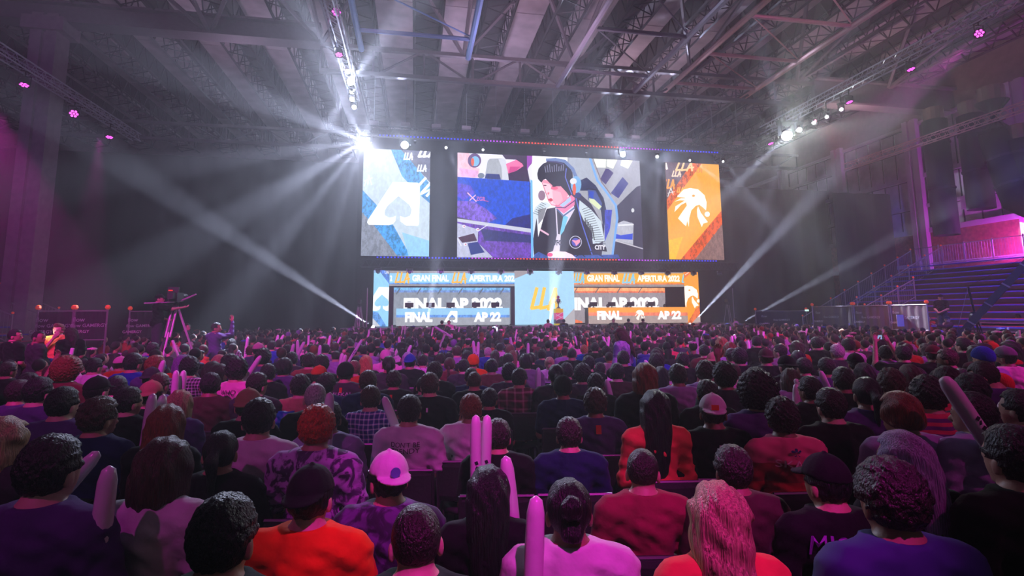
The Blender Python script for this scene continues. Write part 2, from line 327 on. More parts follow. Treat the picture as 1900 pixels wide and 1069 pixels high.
# ------------------------------------------------------------------ stage
stm = mat('stage_deck', (.03, .03, .035), .35); st2 = mat('stage_edge', (.30, .28, .30), .5)
e = empty('stage', (8.5, 30.3, 0), 0, 'low black stage deck under the lower screens', 'stage')
m = MB(); m.bx((-12.5, .1, 0), (12.6, 6, 1.14)); m.build('riser', stm, e); m = MB(); m.bx((-12.5, 0, 1.14), (12.6, 6, 1.21)); m.build('deck', stm, e)
m = MB(); m.bx((-12.5, -.03, 1.10), (12.6, 0, 1.20)); m.build('edge_trim', st2, e)
class Pic:
    """flat artwork of a LED screen: coloured polygons stacked millimetres apart"""
    def __init__(s, x0, x1, z0, z1, y, org=(0, 0), sc=1.): s.r = (x0, x1, z0, z1); s.y = y; s.o = org; s.s = sc; s.v = []; s.f = []; s.c = []; s.k = 0
    def w(s, p): q = atY(s.o[0] + p[0] / s.s, s.o[1] + p[1] / s.s, s.y); return (q.x, q.z)
    def poly(s, pts, c, g=0., world=False):
        P = [tuple(p) for p in pts] if world else [s.w(p) for p in pts]
        x0, x1, z0, z1 = s.r
        for ax, lim, sg in ((0, x0, 1), (0, x1, -1), (1, z0, 1), (1, z1, -1)):
            Q = []
            for i in range(len(P)):
                a, b_ = P[i - 1], P[i]; da = (a[ax] - lim) * sg; db = (b_[ax] - lim) * sg
                if (da >= 0) != (db >= 0): t = da / (da - db); Q.append((a[0] + (b_[0] - a[0]) * t, a[1] + (b_[1] - a[1]) * t))
                if db >= 0: Q.append(b_)
            P = Q
            if len(P) < 3: return
        s.k += 1; y = s.y - .0025 * s.k; V = [Vector((p[0], y, p[1])) for p in P]; n0 = len(s.v); s.v += [tuple(v) for v in V]
        for t in tessellate_polygon([V]): 
            a, b_, c_ = [V[i] for i in t]
            if (b_ - a).cross(c_ - a).y > 0: t = (t[0], t[2], t[1])
            s.f.append(tuple(n0 + i for i in t)); s.c.append((*lin(c), g))
    def line(s, pts, w, c):
        for a, b_ in zip(pts[:-1], pts[1:]):
            dx, dy = b_[0] - a[0], b_[1] - a[1]; L = math.hypot(dx, dy) or 1; nx, ny = -dy / L * w / 2, dx / L * w / 2; ex, ey = dx / L * w * .25, dy / L * w * .25
            s.poly([(a[0] + nx - ex, a[1] + ny - ey), (b_[0] + nx + ex, b_[1] + ny + ey), (b_[0] - nx + ex, b_[1] - ny + ey), (a[0] - nx - ex, a[1] - ny - ey)], c)
    def ell(s, cx, cy_, rx, ry, c, n=18, g=0): s.poly([(cx + rx * math.cos(2 * math.pi * i / n), cy_ + ry * math.sin(2 * math.pi * i / n)) for i in range(n)], c, g)
    def lla(s, x0, y0, x1, y1, w, c):
        u = lambda a, b_: (x0 + (x1 - x0) * a, y1 - (y1 - y0) * b_)
        s.line([u(.22, 1), u(.04, .06), u(.36, .14)], w, c); s.line([u(.48, 1), u(.34, .06), u(.60, .14)], w, c)
        s.line([u(.62, 0), u(.86, .98), u(.92, 0)], w, c); s.line([u(.66, .32), u(1, .42)], w * .8, c)
    def text(s, t, x0, y0, x1, y1, c, off=.045):
        vs, fs = text_geo(t, off); ax = min(v[0] for v in vs); bx_ = max(v[0] for v in vs); az = min(v[1] for v in vs); bz = max(v[1] for v in vs)
        s.k += 1; y = s.y - .0025 * s.k; n0 = len(s.v)
        a = s.w((x0, y1)); b_ = s.w((x1, y0))
        for v in vs: s.v.append((a[0] + (v[0] - ax) / (bx_ - ax) * (b_[0] - a[0]), y, a[1] + (v[1] - az) / (bz - az) * (b_[1] - a[1])))
        for f in fs: s.f.append(tuple(n0 + i for i in f)); s.c.append((*lin(c), 0))
    def build(s, name, label, parent=None, strength=1.3, frame=True, depth=.12):
        x0, x1, z0, z1 = s.r; e = parent or empty('led_screen', ((x0 + x1) / 2, s.y + depth, z0), 0, label, 'screen')
        me = bpy.data.meshes.new(name); o = e.location if not parent else Vector((0, 0, 0))
        if parent: o = parent.matrix_world.translation if False else parent.location
        me.from_pydata([(v[0] - o.x, v[1] - o.y, v[2] - o.z) for v in s.v], [], s.f)
        at = me.color_attributes.new('art', 'FLOAT_COLOR', 'CORNER'); dat = []
        for f, c in zip(s.f, s.c): dat += list(c) * len(f)
        at.data.foreach_set('color', dat); me.materials.append(screen_mat(strength)); put(name, me, e)
        if frame: m = MB(); m.bx((x0 - o.x, s.y + .004 - o.y, z0 - o.z), (x1 - o.x, s.y + depth - o.y, z1 - o.z)); m.build('cabinet', black, e)
        return e
TG = {}
def text_geo(t, off=.03):
    if (t, off) in TG: return TG[(t, off)]
    c = bpy.data.curves.new('t', 'FONT'); c.body = t; c.offset = off; c.resolution_u = 3; o = bpy.data.objects.new('t', c); COL.objects.link(o)
    dg = bpy.context.evaluated_depsgraph_get(); me = bpy.data.meshes.new_from_object(o.evaluated_get(dg))
    TG[(t, off)] = ([(v.co.x, v.co.y) for v in me.vertices], [tuple(p.vertices) for p in me.polygons])
    bpy.data.objects.remove(o); bpy.data.curves.remove(c); bpy.data.meshes.remove(me); return TG[(t, off)]
def screen_mat(st):
    nm = 'led_picture_%.2f' % st
    if nm in MATS: return MATS[nm]
    m = bpy.data.materials.new(nm); m.use_nodes = True; nt = m.node_tree; nt.nodes.clear()
    o = nt.nodes.new('ShaderNodeOutputMaterial'); em = nt.nodes.new('ShaderNodeEmission'); at = nt.nodes.new('ShaderNodeAttribute'); at.attribute_name = 'art'
    tc = nt.nodes.new('ShaderNodeTexCoord'); n = nt.nodes.new('ShaderNodeTexNoise'); n.inputs['Scale'].default_value = 5; n.inputs['Detail'].default_value = 8; n.inputs['Roughness'].default_value = .8
    mp = nt.nodes.new('ShaderNodeMapping'); mp.inputs['Scale'].default_value = (1, 1, .6); mp.inputs['Rotation'].default_value = (0, .8, 0)
    nt.links.new(tc.outputs['Object'], mp.inputs[0]); nt.links.new(mp.outputs[0], n.inputs['Vector'])
    mr = nt.nodes.new('ShaderNodeMapRange'); mr.inputs['From Min'].default_value = .42; mr.inputs['From Max'].default_value = .58; mr.inputs['To Min'].default_value = -1; mr.inputs['To Max'].default_value = 1
    nt.links.new(n.outputs['Fac'], mr.inputs['Value'])
    a1 = nt.nodes.new('ShaderNodeMath'); a1.operation = 'MULTIPLY_ADD'; nt.links.new(mr.outputs[0], a1.inputs[0]); nt.links.new(at.outputs['Alpha'], a1.inputs[1]); a1.inputs[2].default_value = 1
    sc = nt.nodes.new('ShaderNodeVectorMath'); sc.operation = 'SCALE'; nt.links.new(at.outputs['Color'], sc.inputs[0]); nt.links.new(a1.outputs[0], sc.inputs['Scale'])
    nt.links.new(sc.outputs[0], em.inputs[0]); em.inputs[1].default_value = st; nt.links.new(em.outputs[0], o.inputs[0]); MATS[nm] = m; return m
def spade(p, f, c=(250, 252, 255)):
    p.poly([f(*q) for q in [(470, 520), (710, 525), (735, 545), (725, 930), (710, 948), (600, 945), (545, 905), (540, 850), (580, 868), (640, 850), (655, 790), (630, 740), (580, 700), (525, 655), (470, 705), (420, 750), (388, 800), (392, 845), (430, 868), (465, 865), (500, 850), (495, 900), (470, 930), (430, 942), (235, 938), (218, 915), (225, 890)]], c)
def eagle(p, f, c=(255, 250, 240), eye=(250, 160, 40)):
    for q in ([(1140, 505), (1180, 462), (1230, 450), (1290, 460), (1340, 505), (1356, 560), (1352, 622), (1330, 600), (1300, 578), (1275, 585), (1240, 620), (1224, 680), (1220, 748), (1208, 700), (1200, 742), (1180, 725), (1138, 682), (1165, 640), (1205, 585), (1190, 520)],
              [(1135, 505), (1210, 508), (1215, 525), (1130, 520)], [(1110, 555), (1160, 528), (1215, 527), (1215, 545), (1150, 545)], [(1110, 635), (1118, 590), (1190, 545), (1220, 550), (1160, 580)],
              [(1290, 590), (1312, 640), (1365, 710), (1330, 722), (1318, 748), (1285, 670), (1282, 615)]): p.poly([f(*t) for t in q], c)
    a = f(1360, 650); b_ = f(1380, 650); p.ell(a[0], a[1], abs(b_[0] - a[0]), abs(b_[0] - a[0]), c)
    a = f(1255, 510); b_ = f(1267, 510); p.ell(a[0], a[1], abs(b_[0] - a[0]), abs(b_[0] - a[0]) * .7, eye)
I = lambda x, y: (x, y)
# left tower
p = Pic(-3.3, .8, 5.5, 12.25, 33, (640, 240), 5.278)
p.poly([(100, 100), (900, 100), (900, 1400), (100, 1400)], (196, 212, 226), .08)
p.poly([(450, 195), (560, 190), (850, 560), (850, 740), (730, 640), (560, 460)], (70, 150, 215), .45)
p.poly([(540, 190), (850, 190), (850, 540), (740, 420)], (112, 114, 138), .15)
p.poly([(140, 560), (300, 730), (480, 950), (640, 1240), (380, 1240), (140, 800)], (62, 150, 220), .45)
p.poly([(140, 780), (300, 960), (430, 1130), (560, 1300), (140, 1300)], (128, 134, 150), .3)
p.poly([(560, 1010), (850, 1100), (850, 1300), (640, 1300)], (150, 205, 235), .1)
p.lla(575, 232, 665, 300, 14, (235, 240, 250)); p.lla(705, 350, 800, 415, 14, (235, 240, 250)); p.lla(715, 205, 880, 275, 22, (250, 250, 255))
p.line([(225, 540), (235, 450), (262, 545)], 8, (250, 252, 255)); p.line([(190, 510), (268, 478)], 6, (250, 252, 255)); p.line([(190, 560), (205, 515)], 6, (250, 252, 255))
for dx in (0, 60, 110): p.line([(690 + dx, 590 + dx * .6), (790 + dx, 480 + dx * .6)], 26, (240, 245, 252))
p.line([(860, 580), (740, 640)], 20, (240, 245, 252))
spade(p, I); p.build('picture', 'tall left stage screen, pale blue with a white spade emblem')
# centre screen
p = Pic(2.54, 14.96, 5.45, 12.25, 33, (840, 280), 5.092)
A = p.poly
A([(0, 0), (1900, 0), (1900, 1100), (0, 1100)], (58, 52, 78), .1)
A([(30, 0), (750, 30), (750, 300), (30, 260)], (238, 236, 250))
A([(40, 20), (150, 20), (175, 60), (185, 150), (255, 170), (240, 255), (40, 245)], (255, 196, 214), .12)
p.ell(205, 92, 64, 68, (104, 74, 130)); p.ell(212, 98, 40, 48, (130, 190, 228)); p.ell(188, 105, 15, 38, (235, 96, 60)); A([(50, 160), (240, 190), (235, 250), (50, 240)], (236, 178, 226), .2)
p.ell(268, 235, 32, 26, (120, 130, 150))
A([(330, 95), (350, 75), (480, 72), (503, 95), (540, 285), (300, 262)], (172, 176, 186), .08); A([(430, 80), (480, 72), (503, 95), (540, 285), (468, 280), (460, 150)], (214, 216, 228)); A([(318, 215), (440, 222), (456, 272), (300, 262)], (42, 52, 120), .3)
A([(460, 30), (760, 40), (745, 120), (705, 170), (730, 300), (530, 285), (520, 200), (600, 190), (665, 140), (600, 85), (500, 80)], (54, 26, 66), .15)
A([(502, 125), (600, 85), (655, 122), (667, 145), (600, 190), (525, 216)], (250, 118, 172)); A([(540, 150), (640, 150), (600, 190), (525, 216)], (214, 60, 140))
A([(700, 40), (760, 44), (745, 110), (700, 185)], (156, 52, 178))
A([(30, 245), (725, 292), (728, 762), (30, 622)], (0, 74, 206), .22)
A([(30, 300), (170, 330), (210, 400), (100, 470), (30, 420)], (92, 70, 205), .3); A([(30, 470), (200, 480), (330, 560), (420, 640), (320, 685), (30, 622)], (122, 86, 205), .45)
A([(560, 640), (728, 600), (728, 762), (480, 715)], (20, 20, 120), .3)
A([(30, 638), (745, 738), (745, 775), (30, 668)], (202, 204, 220)); A([(30, 668), (745, 775), (745, 1020), (30, 1020)], (104, 60, 172), .45)
A([(260, 735), (745, 800), (745, 870), (300, 850)], (40, 40, 110), .3)
A([(30, 680), (240, 745), (235, 870), (270, 900), (380, 1010), (30, 1010)], (186, 188, 214), .1); A([(140, 875), (235, 860), (300, 960), (170, 985)], (30, 48, 128)); A([(50, 820), (200, 780), (230, 850), (90, 870)], (70, 30, 60), .2)
for q in ((105, 715), (235, 745), (118, 885)): p.ell(q[0], q[1], 16, 16, (230, 230, 245)); p.ell(q[0] + 3, q[1], 6, 6, (200, 40, 110))
p.line([(45, 830), (80, 900)], 10, (225, 225, 240)); p.line([(240, 760), (330, 700)], 8, (225, 225, 240))
A([(748, 30), (1130, 60), (1100, 500), (1000, 1010), (748, 1010)], (250, 248, 255))
A([(1080, 55), (1440, 75), (1800, 90), (1800, 500), (1700, 900), (1500, 850), (1300, 500), (1080, 300)], (166, 166, 176), .06)
A([(1320, 70), (1445, 75), (1440, 162), (1350, 160)], (252, 255, 235)); A([(1452, 80), (1552, 86), (1510, 172), (1450, 150)], (252, 255, 235)); A([(1592, 88), (1697, 92), (1650, 172), (1580, 140)], (252, 255, 235))
A([(1440, 172), (1470, 175), (1515, 212), (1440, 322), (1388, 272)], (66, 48, 112)); A([(1600, 250), (1655, 312), (1560, 452), (1488, 402)], (48, 48, 128), .1)
A([(1735, 340), (1810, 320), (1810, 940), (1700, 895), (1690, 680), (1540, 690), (1525, 545), (1640, 430)], (58, 52, 76)); A([(1505, 850), (1810, 930), (1810, 1020), (1490, 1020)], (60, 55, 76))
p.line([(1510, 845), (1795, 928)], 10, (200, 196, 206)); p.ell(1695, 565, 14, 20, (220, 220, 222))
A([(1540, 692), (1610, 662), (1702, 690), (1697, 882), (1515, 842)], (186, 186, 198), .1); A([(1520, 780), (1580, 800), (1695, 782), (1692, 842), (1515, 832)], (38, 72, 206)); p.line([(1560, 705), (1700, 700)], 12, (240, 240, 245))
A([(1100, 70), (1290, 62), (1390, 270), (1450, 380), (1545, 520), (1555, 640), (1502, 1010), (1400, 1010), (1440, 600), (1390, 480), (1320, 350), (1240, 260), (1170, 330), (1060, 200)], (172, 178, 192), .06)
A([(1180, 290), (1260, 256), (1345, 330), (1420, 450), (1445, 560), (1420, 760), (1398, 600), (1380, 450), (1290, 380), (1200, 380)], (36, 42, 84), .2)
A([(1430, 560), (1500, 560), (1480, 740), (1430, 860)], (60, 70, 190), .3)
p.line([(1290, 70), (1360, 285), (1440, 385), (1535, 520), (1548, 640), (1500, 1005)], 20, (116, 172, 240)); p.line([(1320, 80), (1400, 300), (1490, 420)], 8, (120, 100, 110))
A([(1268, 372), (1340, 378), (1405, 500), (1392, 565), (1275, 462)], (70, 84, 150)); A([(1280, 452), (1330, 462), (1400, 530), (1375, 560), (1290, 490)], (222, 232, 186)); A([(1290, 385), (1330, 390), (1320, 460), (1280, 430)], (30, 70, 190))
p.line([(1260, 365), (1355, 372), (1415, 500), (1398, 575)], 12, (24, 24, 50))
A([(740, 640), (770, 540), (815, 500), (875, 484), (930, 520), (860, 560), (800, 650), (800, 820), (745, 800)], (214, 226, 236)); A([(800, 560), (880, 540), (850, 640), (805, 700)], (140, 140, 150))
A([(1190, 470), (1300, 560), (1395, 670), (1425, 850), (1320, 905), (1300, 760), (1230, 660), (1185, 560)], (208, 220, 230))
for k in range(17): p.line([(1215 + k * 8, 560 + k * 20), (1290 + k * 9, 530 + k * 22)], 5, (60, 70, 84))
for k in range(7): p.line([(755 + k * 12, 590 - k * 16), (800 + k * 12, 610 - k * 16)], 5, (60, 80, 92))
for k in range(5): p.line([(1240 + k * 16, 640 + k * 20), (1255 + k * 18, 790 + k * 14)], 9, (30, 30, 36))
A([(880, 555), (960, 540), (1000, 700), (1130, 560), (1160, 530), (1205, 640), (1290, 860), (1310, 1020), (760, 990), (750, 850), (785, 640), (800, 820), (850, 640)], (34, 26, 44))
A([(900, 560), (955, 545), (985, 800), (940, 960), (890, 900)], (38, 30, 50)); A([(960, 550), (1130, 510), (1142, 560), (1070, 690), (1012, 800), (1000, 960), (935, 965), (975, 800)], (226, 214, 236))
A([(1030, 610), (1080, 632), (1042, 760), (1008, 805), (1010, 700)], (112, 196, 226)); A([(972, 556), (1035, 622), (1002, 795), (985, 790)], (40, 36, 50)); p.line([(975, 555), (1035, 622), (1140, 545)], 14, (70, 100, 150))
A([(955, 520), (1110, 425), (1142, 452), (1140, 520), (1040, 600), (968, 545)], (248, 126, 172)); A([(1000, 520), (1100, 440), (1110, 480), (1030, 540)], (180, 200, 235)); p.line([(960, 540), (1050, 545), (1145, 475)], 10, (80, 40, 110))
p.ell(832, 430, 34, 48, (150, 116, 140))
A([(828, 280), (852, 330), (876, 420), (900, 492), (930, 520), (985, 528), (1060, 470), (1092, 400), (1090, 340), (1000, 320), (900, 290)], (252, 150, 176))
A([(836, 310), (905, 322), (950, 400), (940, 470), (965, 520), (925, 516), (896, 480), (872, 412)], (255, 206, 218)); A([(930, 380), (1010, 400), (1030, 470), (985, 520), (940, 500)], (255, 176, 194)); p.line([(832, 300), (872, 412), (896, 482), (926, 520), (985, 528), (1060, 472)], 6, (214, 90, 130))
p.ell(950, 362, 34, 16, (255, 90, 130)); p.ell(862, 336, 16, 6, (90, 50, 80)); p.ell(946, 344, 20, 6, (60, 34, 60)); A([(885, 468), (920, 455), (940, 475), (915, 490)], (206, 34, 70)); A([(886, 400), (905, 405), (896, 424), (884, 418)], (255, 120, 140))
A([(788, 230), (800, 180), (840, 135), (905, 105), (1010, 100), (1080, 140), (1120, 220), (1125, 320), (1112, 400), (1095, 445), (1062, 400), (1010, 345), (940, 345), (900, 310), (868, 275), (845, 285), (830, 310), (815, 300), (795, 275)], (26, 20, 40), .05)
for k in range(9): p.line([(870 + k * 20, 215 - k * 2), (860 + k * 22, 160 - (k % 3) * 10)], 6, (150, 150, 176))
p.line([(878, 100), (960, 95), (1045, 112), (1120, 185), (1165, 290)], 30, (106, 128, 180)); p.line([(880, 112), (970, 118), (1030, 140)], 12, (60, 50, 110)); p.line([(1060, 180), (1050, 260), (1110, 420)], 8, (110, 120, 220))
p.ell(1150, 330, 50, 80, (118, 176, 226)); p.ell(1125, 300, 32, 30, (226, 226, 236)); p.ell(1134, 375, 16, 54, (236, 90, 50)); p.ell(1170, 430, 30, 24, (40, 50, 120))
p.line([(1150, 460), (1200, 680), (1300, 985)], 10, (92, 110, 214))
p.ell(1145, 870, 58, 60, (214, 214, 236), 24); p.ell(1145, 870, 52, 54, (30, 24, 44), 24); p.ell(1145, 870, 38, 40, (90, 90, 190), 20); A([(1108, 850), (1150, 856), (1182, 840), (1188, 868), (1150, 905), (1140, 880)], (250, 160, 190))
A([(1290, 890), (1340, 880), (1430, 915), (1440, 960), (1320, 940)], (30, 24, 44)); p.text('CITY', 1325, 898, 1425, 940, (244, 240, 250)); p.text('VFC', 935, 850, 1015, 900, (60, 60, 80)); p.line([(815, 755), (890, 800)], 16, (240, 190, 216))
A([(760, 985), (800, 960), (880, 1000), (1540, 985), (1560, 1020), (750, 1020)], (60, 90, 170), .3); p.line([(1150, 1005), (1190, 975), (1230, 1005)], 10, (20, 24, 50)); p.line([(1270, 950), (1400, 1005)], 10, (30, 40, 90))
A([(885, 970), (930, 955), (985, 955), (1050, 960), (1110, 985), (1150, 1020), (885, 1015)], (252, 226, 240)); p.ell(905, 988, 26, 18, (244, 60, 130))
A([(722, 285), (742, 296), (750, 1020), (728, 1020)], (112, 188, 255))
p.line([(135, 410), (215, 490)], 10, (255, 190, 214)); p.line([(210, 430), (155, 480)], 9, (255, 190, 214)); p.text('ZGR', 215, 448, 300, 484, (240, 120, 170), .01); p.line([(285, 482), (330, 490)], 5, (240, 90, 150))
p.build('picture', 'wide centre stage screen showing a player with headset beside a blue laptop lid')
# right tower
p = Pic(16.88, 20.95, 5.5, 12.28, 33, (980, 240), 4.1125); A = p.poly
A([(1000, 200), (1550, 200), (1550, 1050), (1000, 1050)], (250, 172, 48), .06)
A([(1240, 240), (1340, 240), (1160, 480), (1060, 620), (1030, 500)], (214, 98, 40), .5); A([(1000, 230), (1265, 230), (1130, 430), (1040, 560), (1000, 560)], (104, 84, 96), .2)
A([(1150, 1010), (1500, 590), (1500, 720), (1270, 1010)], (222, 88, 30), .45); A([(1250, 1020), (1500, 700), (1520, 1020)], (136, 104, 100), .3); A([(1050, 850), (1180, 820), (1120, 1000), (1050, 1000)], (252, 190, 20), .1)
p.lla(1095, 318, 1165, 362, 9, (255, 220, 190)); p.lla(1120, 255, 1260, 318, 14, (255, 214, 160)); p.lla(1030, 385, 1115, 455, 13, (255, 170, 80)); p.line([(1045, 262), (1055, 305)], 16, (255, 240, 230)); p.text('UI', 1278, 300, 1320, 332, (230, 120, 60), 0)
p.line([(1062, 515), (1085, 450), (1103, 500)], 5, (255, 250, 245)); p.line([(1060, 490), (1112, 478)], 4, (255, 250, 245)); p.lla(1130, 445, 1180, 485, 7, (250, 190, 80))
eagle(p, I); p.build('picture', 'tall right stage screen, orange with a white eagle head emblem')
# lower wall: side banners, headers, centre
L6 = ((660, 460), 5.588); L7 = ((980, 460), 5.278)
p = Pic(-2.5, -1.58, 1.23, 4.62, 33, *L6); A = p.poly
A([(100, 200), (400, 200), (400, 900), (100, 900)], (150, 208, 242), .05); A([(230, 220), (360, 220), (360, 390)], (84, 130, 214), .35); A([(290, 220), (360, 220), (360, 300)], (120, 120, 144))
A([(170, 660), (230, 670), (330, 830), (170, 830)], (96, 150, 220), .4); A([(170, 720), (270, 830), (170, 830)], (200, 204, 216), .1); p.text('UA', 300, 240, 345, 270, (240, 240, 250), .01)
spade(p, lambda x, y: (100 + (x - 218) * .56, 405 + (y - 520) * .585)); p.build('picture', 'narrow lower left screen with a cropped white spade emblem')
p = Pic(-1.57, 6.2, 3.66, 4.6, 33, *L6); A = p.poly
A([(300, 200), (1700, 200), (1700, 420), (300, 420)], (150, 144, 150), .1); A([(300, 262), (1700, 262), (1700, 375), (300, 375)], (150, 206, 242), .05); A([(300, 362), (1700, 362), (1700, 376), (300, 376)], (90, 150, 230), .3)
p.lla(405, 255, 560, 366, 17, (253, 186, 52)); p.lla(995, 258, 1148, 368, 17, (253, 186, 52)); p.text('2', 355, 285, 380, 345, (250, 252, 255)); p.text('GRAN FINAL', 585, 281, 965, 349, (250, 252, 255), .05); p.text('APERTURA 202', 1172, 284, 1645, 350, (250, 252, 255), .05)
p.build('picture', 'pale blue header screen reading gran final apertura over the left desk')
p = Pic(10.13, 17.85, 3.64, 4.62, 33, *L7); A = p.poly
A([(400, 200), (1600, 200), (1600, 420), (400, 420)], (150, 140, 140), .1); A([(400, 250), (1600, 250), (1600, 355), (400, 355)], (250, 176, 36), .05); A([(400, 345), (1600, 345), (1600, 358), (400, 358)], (250, 130, 60), .3)
p.lla(448, 250, 550, 346, 15, (130, 200, 230)); p.lla(918, 254, 1045, 350, 15, (130, 200, 230)); p.line([(1520, 265), (1505, 335), (1540, 338)], 14, (130, 200, 230)); p.text('GRAN FINAL', 575, 266, 890, 332, (255, 252, 240), .05); p.text('APERTURA 2022', 1066, 270, 1480, 332, (255, 252, 240), .05)
p.build('picture', 'orange header screen reading gran final apertura over the right desk')
p = Pic(6.2, 10.13, 1.23, 4.65, 33, *L7); A = p.poly
A([(-200, 200), (500, 200), (500, 800), (-200, 800)], (166, 212, 240), .04); A([(-200, 200), (60, 220), (-30, 260), (-200, 330)], (160, 150, 156)); A([(455, 590), (455, 800), (280, 770), (350, 700)], (176, 170, 176)); A([(455, 200), (480, 200), (480, 260), (440, 222)], (150, 150, 160))
p.lla(22, 395, 305, 605, 32, (253, 200, 60)); p.build('picture', 'pale blue centre screen with yellow slanted lettering behind the trophy')
p = Pic(17.86, 18.92, 1.23, 4.64, 33, *L7); A = p.poly
A([(1400, 200), (1800, 200), (1800, 800), (1400, 800)], (250, 160, 40), .06); A([(1530, 240), (1600, 240), (1530, 300)], (230, 110, 50), .4); A([(1560, 740), (1640, 600), (1690, 560), (1690, 800), (1560, 800)], (226, 110, 60), .4); A([(1600, 740), (1690, 640), (1690, 800)], (180, 160, 156))
eagle(p, lambda x, y: (1530 + (x - 1200) * .85, 370 + (y - 450) * .75)); p.line([(1535, 265), (1570, 240)], 8, (250, 220, 200)); p.build('picture', 'narrow lower right screen with a cropped white eagle emblem')
# recessed screens behind the desks
p = Pic(-1.3, 5.97, 1.3, 3.58, 33.3, *L6); A = p.poly
A([(300, 380), (1700, 380), (1700, 830), (300, 830)], (140, 146, 160), .12); A([(300, 400), (1700, 400), (1700, 445), (300, 455)], (120, 180, 226), .35); A([(300, 440), (1700, 440), (1700, 462), (300, 462)], (110, 140, 200), .4)
for k in range(6): p.line([(420 + k * 215, 480), (460 + k * 215, 420)], 12, (96, 100, 118))
p.text('FINAL AP 2022', 495, 515, 1522, 655, (252, 252, 255), .065); p.build('picture', 'recessed grey blue screen behind the left desk reading final ap 2022')
p = Pic(10.13, 16.6, 1.3, 3.58, 33.3, *L7); A = p.poly
A([(300, 380), (1700, 380), (1700, 830), (300, 830)], (150, 140, 146), .12); A([(300, 390), (1700, 390), (1700, 430), (300, 430)], (250, 170, 110), .3); A([(300, 425), (1700, 425), (1700, 440), (300, 440)], (240, 110, 70), .4); A([(460, 700), (530, 720), (530, 740), (460, 740)], (250, 120, 60), .3)
for k in range(4): p.line([(450 + k * 210, 440), (480 + k * 210, 392)], 10, (120, 96, 92))
p.text('FINAL AP 2022', 380, 482, 1278, 615, (255, 252, 250), .065); p.build('picture', 'recessed grey orange screen behind the right desk reading final ap 2022')
# frame around recesses
m = MB(); m.bx((-1.57, 32.96, 1.22), (-1.3, 33.4, 3.66)); m.bx((5.97, 32.96, 1.22), (6.2, 33.4, 3.66)); m.bx((-1.57, 32.96, 3.58), (6.2, 33.4, 3.66)); m.bx((10.13, 32.96, 3.58), (17.85, 33.4, 3.64)); m.bx((16.6, 33.5, 1.22), (17.86, 33.6, 3.64))
m.build('screen_surround', black, label='black surround framing the recessed screens behind both desks', cat='frame')
# desks with player stations
def desk(x0, x1, Y, org, art, label, head_px, side):
    e = empty('player_desk', ((x0 + x1) / 2, Y, 1.21), 0, label, 'desk')
    p = Pic(x0, x1, 1.27, atY(org[0][0], org[0][1] + 632 / org[1], Y).z if side == 'L' else atY(org[0][0], org[0][1] + 588 / org[1], Y).z, Y, *org); art(p); ztop = p.r[3]
    p.build('front_screen', '', e, 1.3, True, .1)
    m = MB(); m.bx((x0 - e.location.x, .1, ztop - 1.21 - .06), (x1 - e.location.x, .9, ztop - 1.21)); m.build('desktop', black, e)
    for k, xx in enumerate((x0 + .1, x1 - .1)): m = MB(); m.bx((xx - .04 - e.location.x, .15, 0), (xx + .04 - e.location.x, .85, ztop - 1.27)); m.build('leg', black, e)
    return ztop
def artL(p):
    A = p.poly; A([(300, 600), (1700, 600), (1700, 850), (300, 850)], (150, 200, 236), .05); A([(300, 695), (1700, 695), (1700, 725), (300, 725)], (100, 150, 226), .35); A([(300, 722), (1700, 722), (1700, 850), (300, 850)], (158, 160, 170), .08)
    p.text('FINAL', 510, 665, 797, 772, (252, 252, 255), .065); p.text('AP 22', 1225, 665, 1506, 768, (252, 252, 255), .065); spade(p, lambda x, y: (918 + (x - 218) * .265, 652 + (y - 520) * .285))
def artR(p):
    A = p.poly; A([(500, 560), (1700, 560), (1700, 850), (500, 850)], (250, 160, 60), .05); A([(500, 632), (1700, 632), (1700, 668), (500, 668)], (244, 130, 100), .3); A([(500, 665), (1700, 665), (1700, 850), (500, 850)], (170, 150, 146), .08)
    p.text('FINAL', 676, 615, 916, 706, (255, 252, 250), .065); p.text('AP 22', 1267, 615, 1496, 702, (255, 252, 250), .065); eagle(p, lambda x, y: (1045 + (x - 1110) * .36, 608 + (y - 450) * .35))
DY = 31.6
xl0, xl1 = atY(735, 590, DY).x, atY(945.5, 590, DY).x; xr0, xr1 = atY(1092, 590, DY).x, atY(1276, 590, DY).x
zL = desk(xl0, xl1, DY, L6, artL, 'left player desk with pale blue front reading final ap 22', None, 'L'); zR = desk(xr0, xr1, DY, L7, artR, 'right player desk with orange front reading final ap 22', None, 'R')
def monitor(x, y, z, label, w=.5):
    e = empty('monitor', (x, y, z), 0, label, 'monitor', 'monitors on the player desks')
    m = MB(); m.bx((-w / 2, 0, .07), (w / 2, .03, .34)); m.bx((-w / 2 + .03, -.015, .12), (w / 2 - .03, 0, .3)); m.build('screen_panel', black, e)
    m = MB(); m.bx((-.03, .0, 0), (.03, .03, .1)); m.bx((-.1, -.05, 0), (.1, .1, .012)); m.build('stand', black, e)
ordn = ['leftmost', 'second from the left', 'middle', 'second from the right', 'rightmost']
PLAY = []
for k, q in enumerate((555, 775, 985, 1248, 1447)):
    x = atY(660 + q / 5.588, 568, DY + .3).x; monitor(x, DY + .3, zL, 'black monitor back on the left player desk, %s' % ordn[k]); PLAY.append((x, DY + 1.15, 'left', k))
for k, q in enumerate((640, 820, 1005, 1210, 1380)):
    x = atY(980 + q / 5.278, 568, DY + .3).x; monitor(x, DY + .3, zR, 'black monitor back on the right player desk, %s' % ordn[k]); PLAY.append((atY(980 + (q - 38) / 5.278, 568, DY + 1.1).x, DY + 1.15, 'right', k))
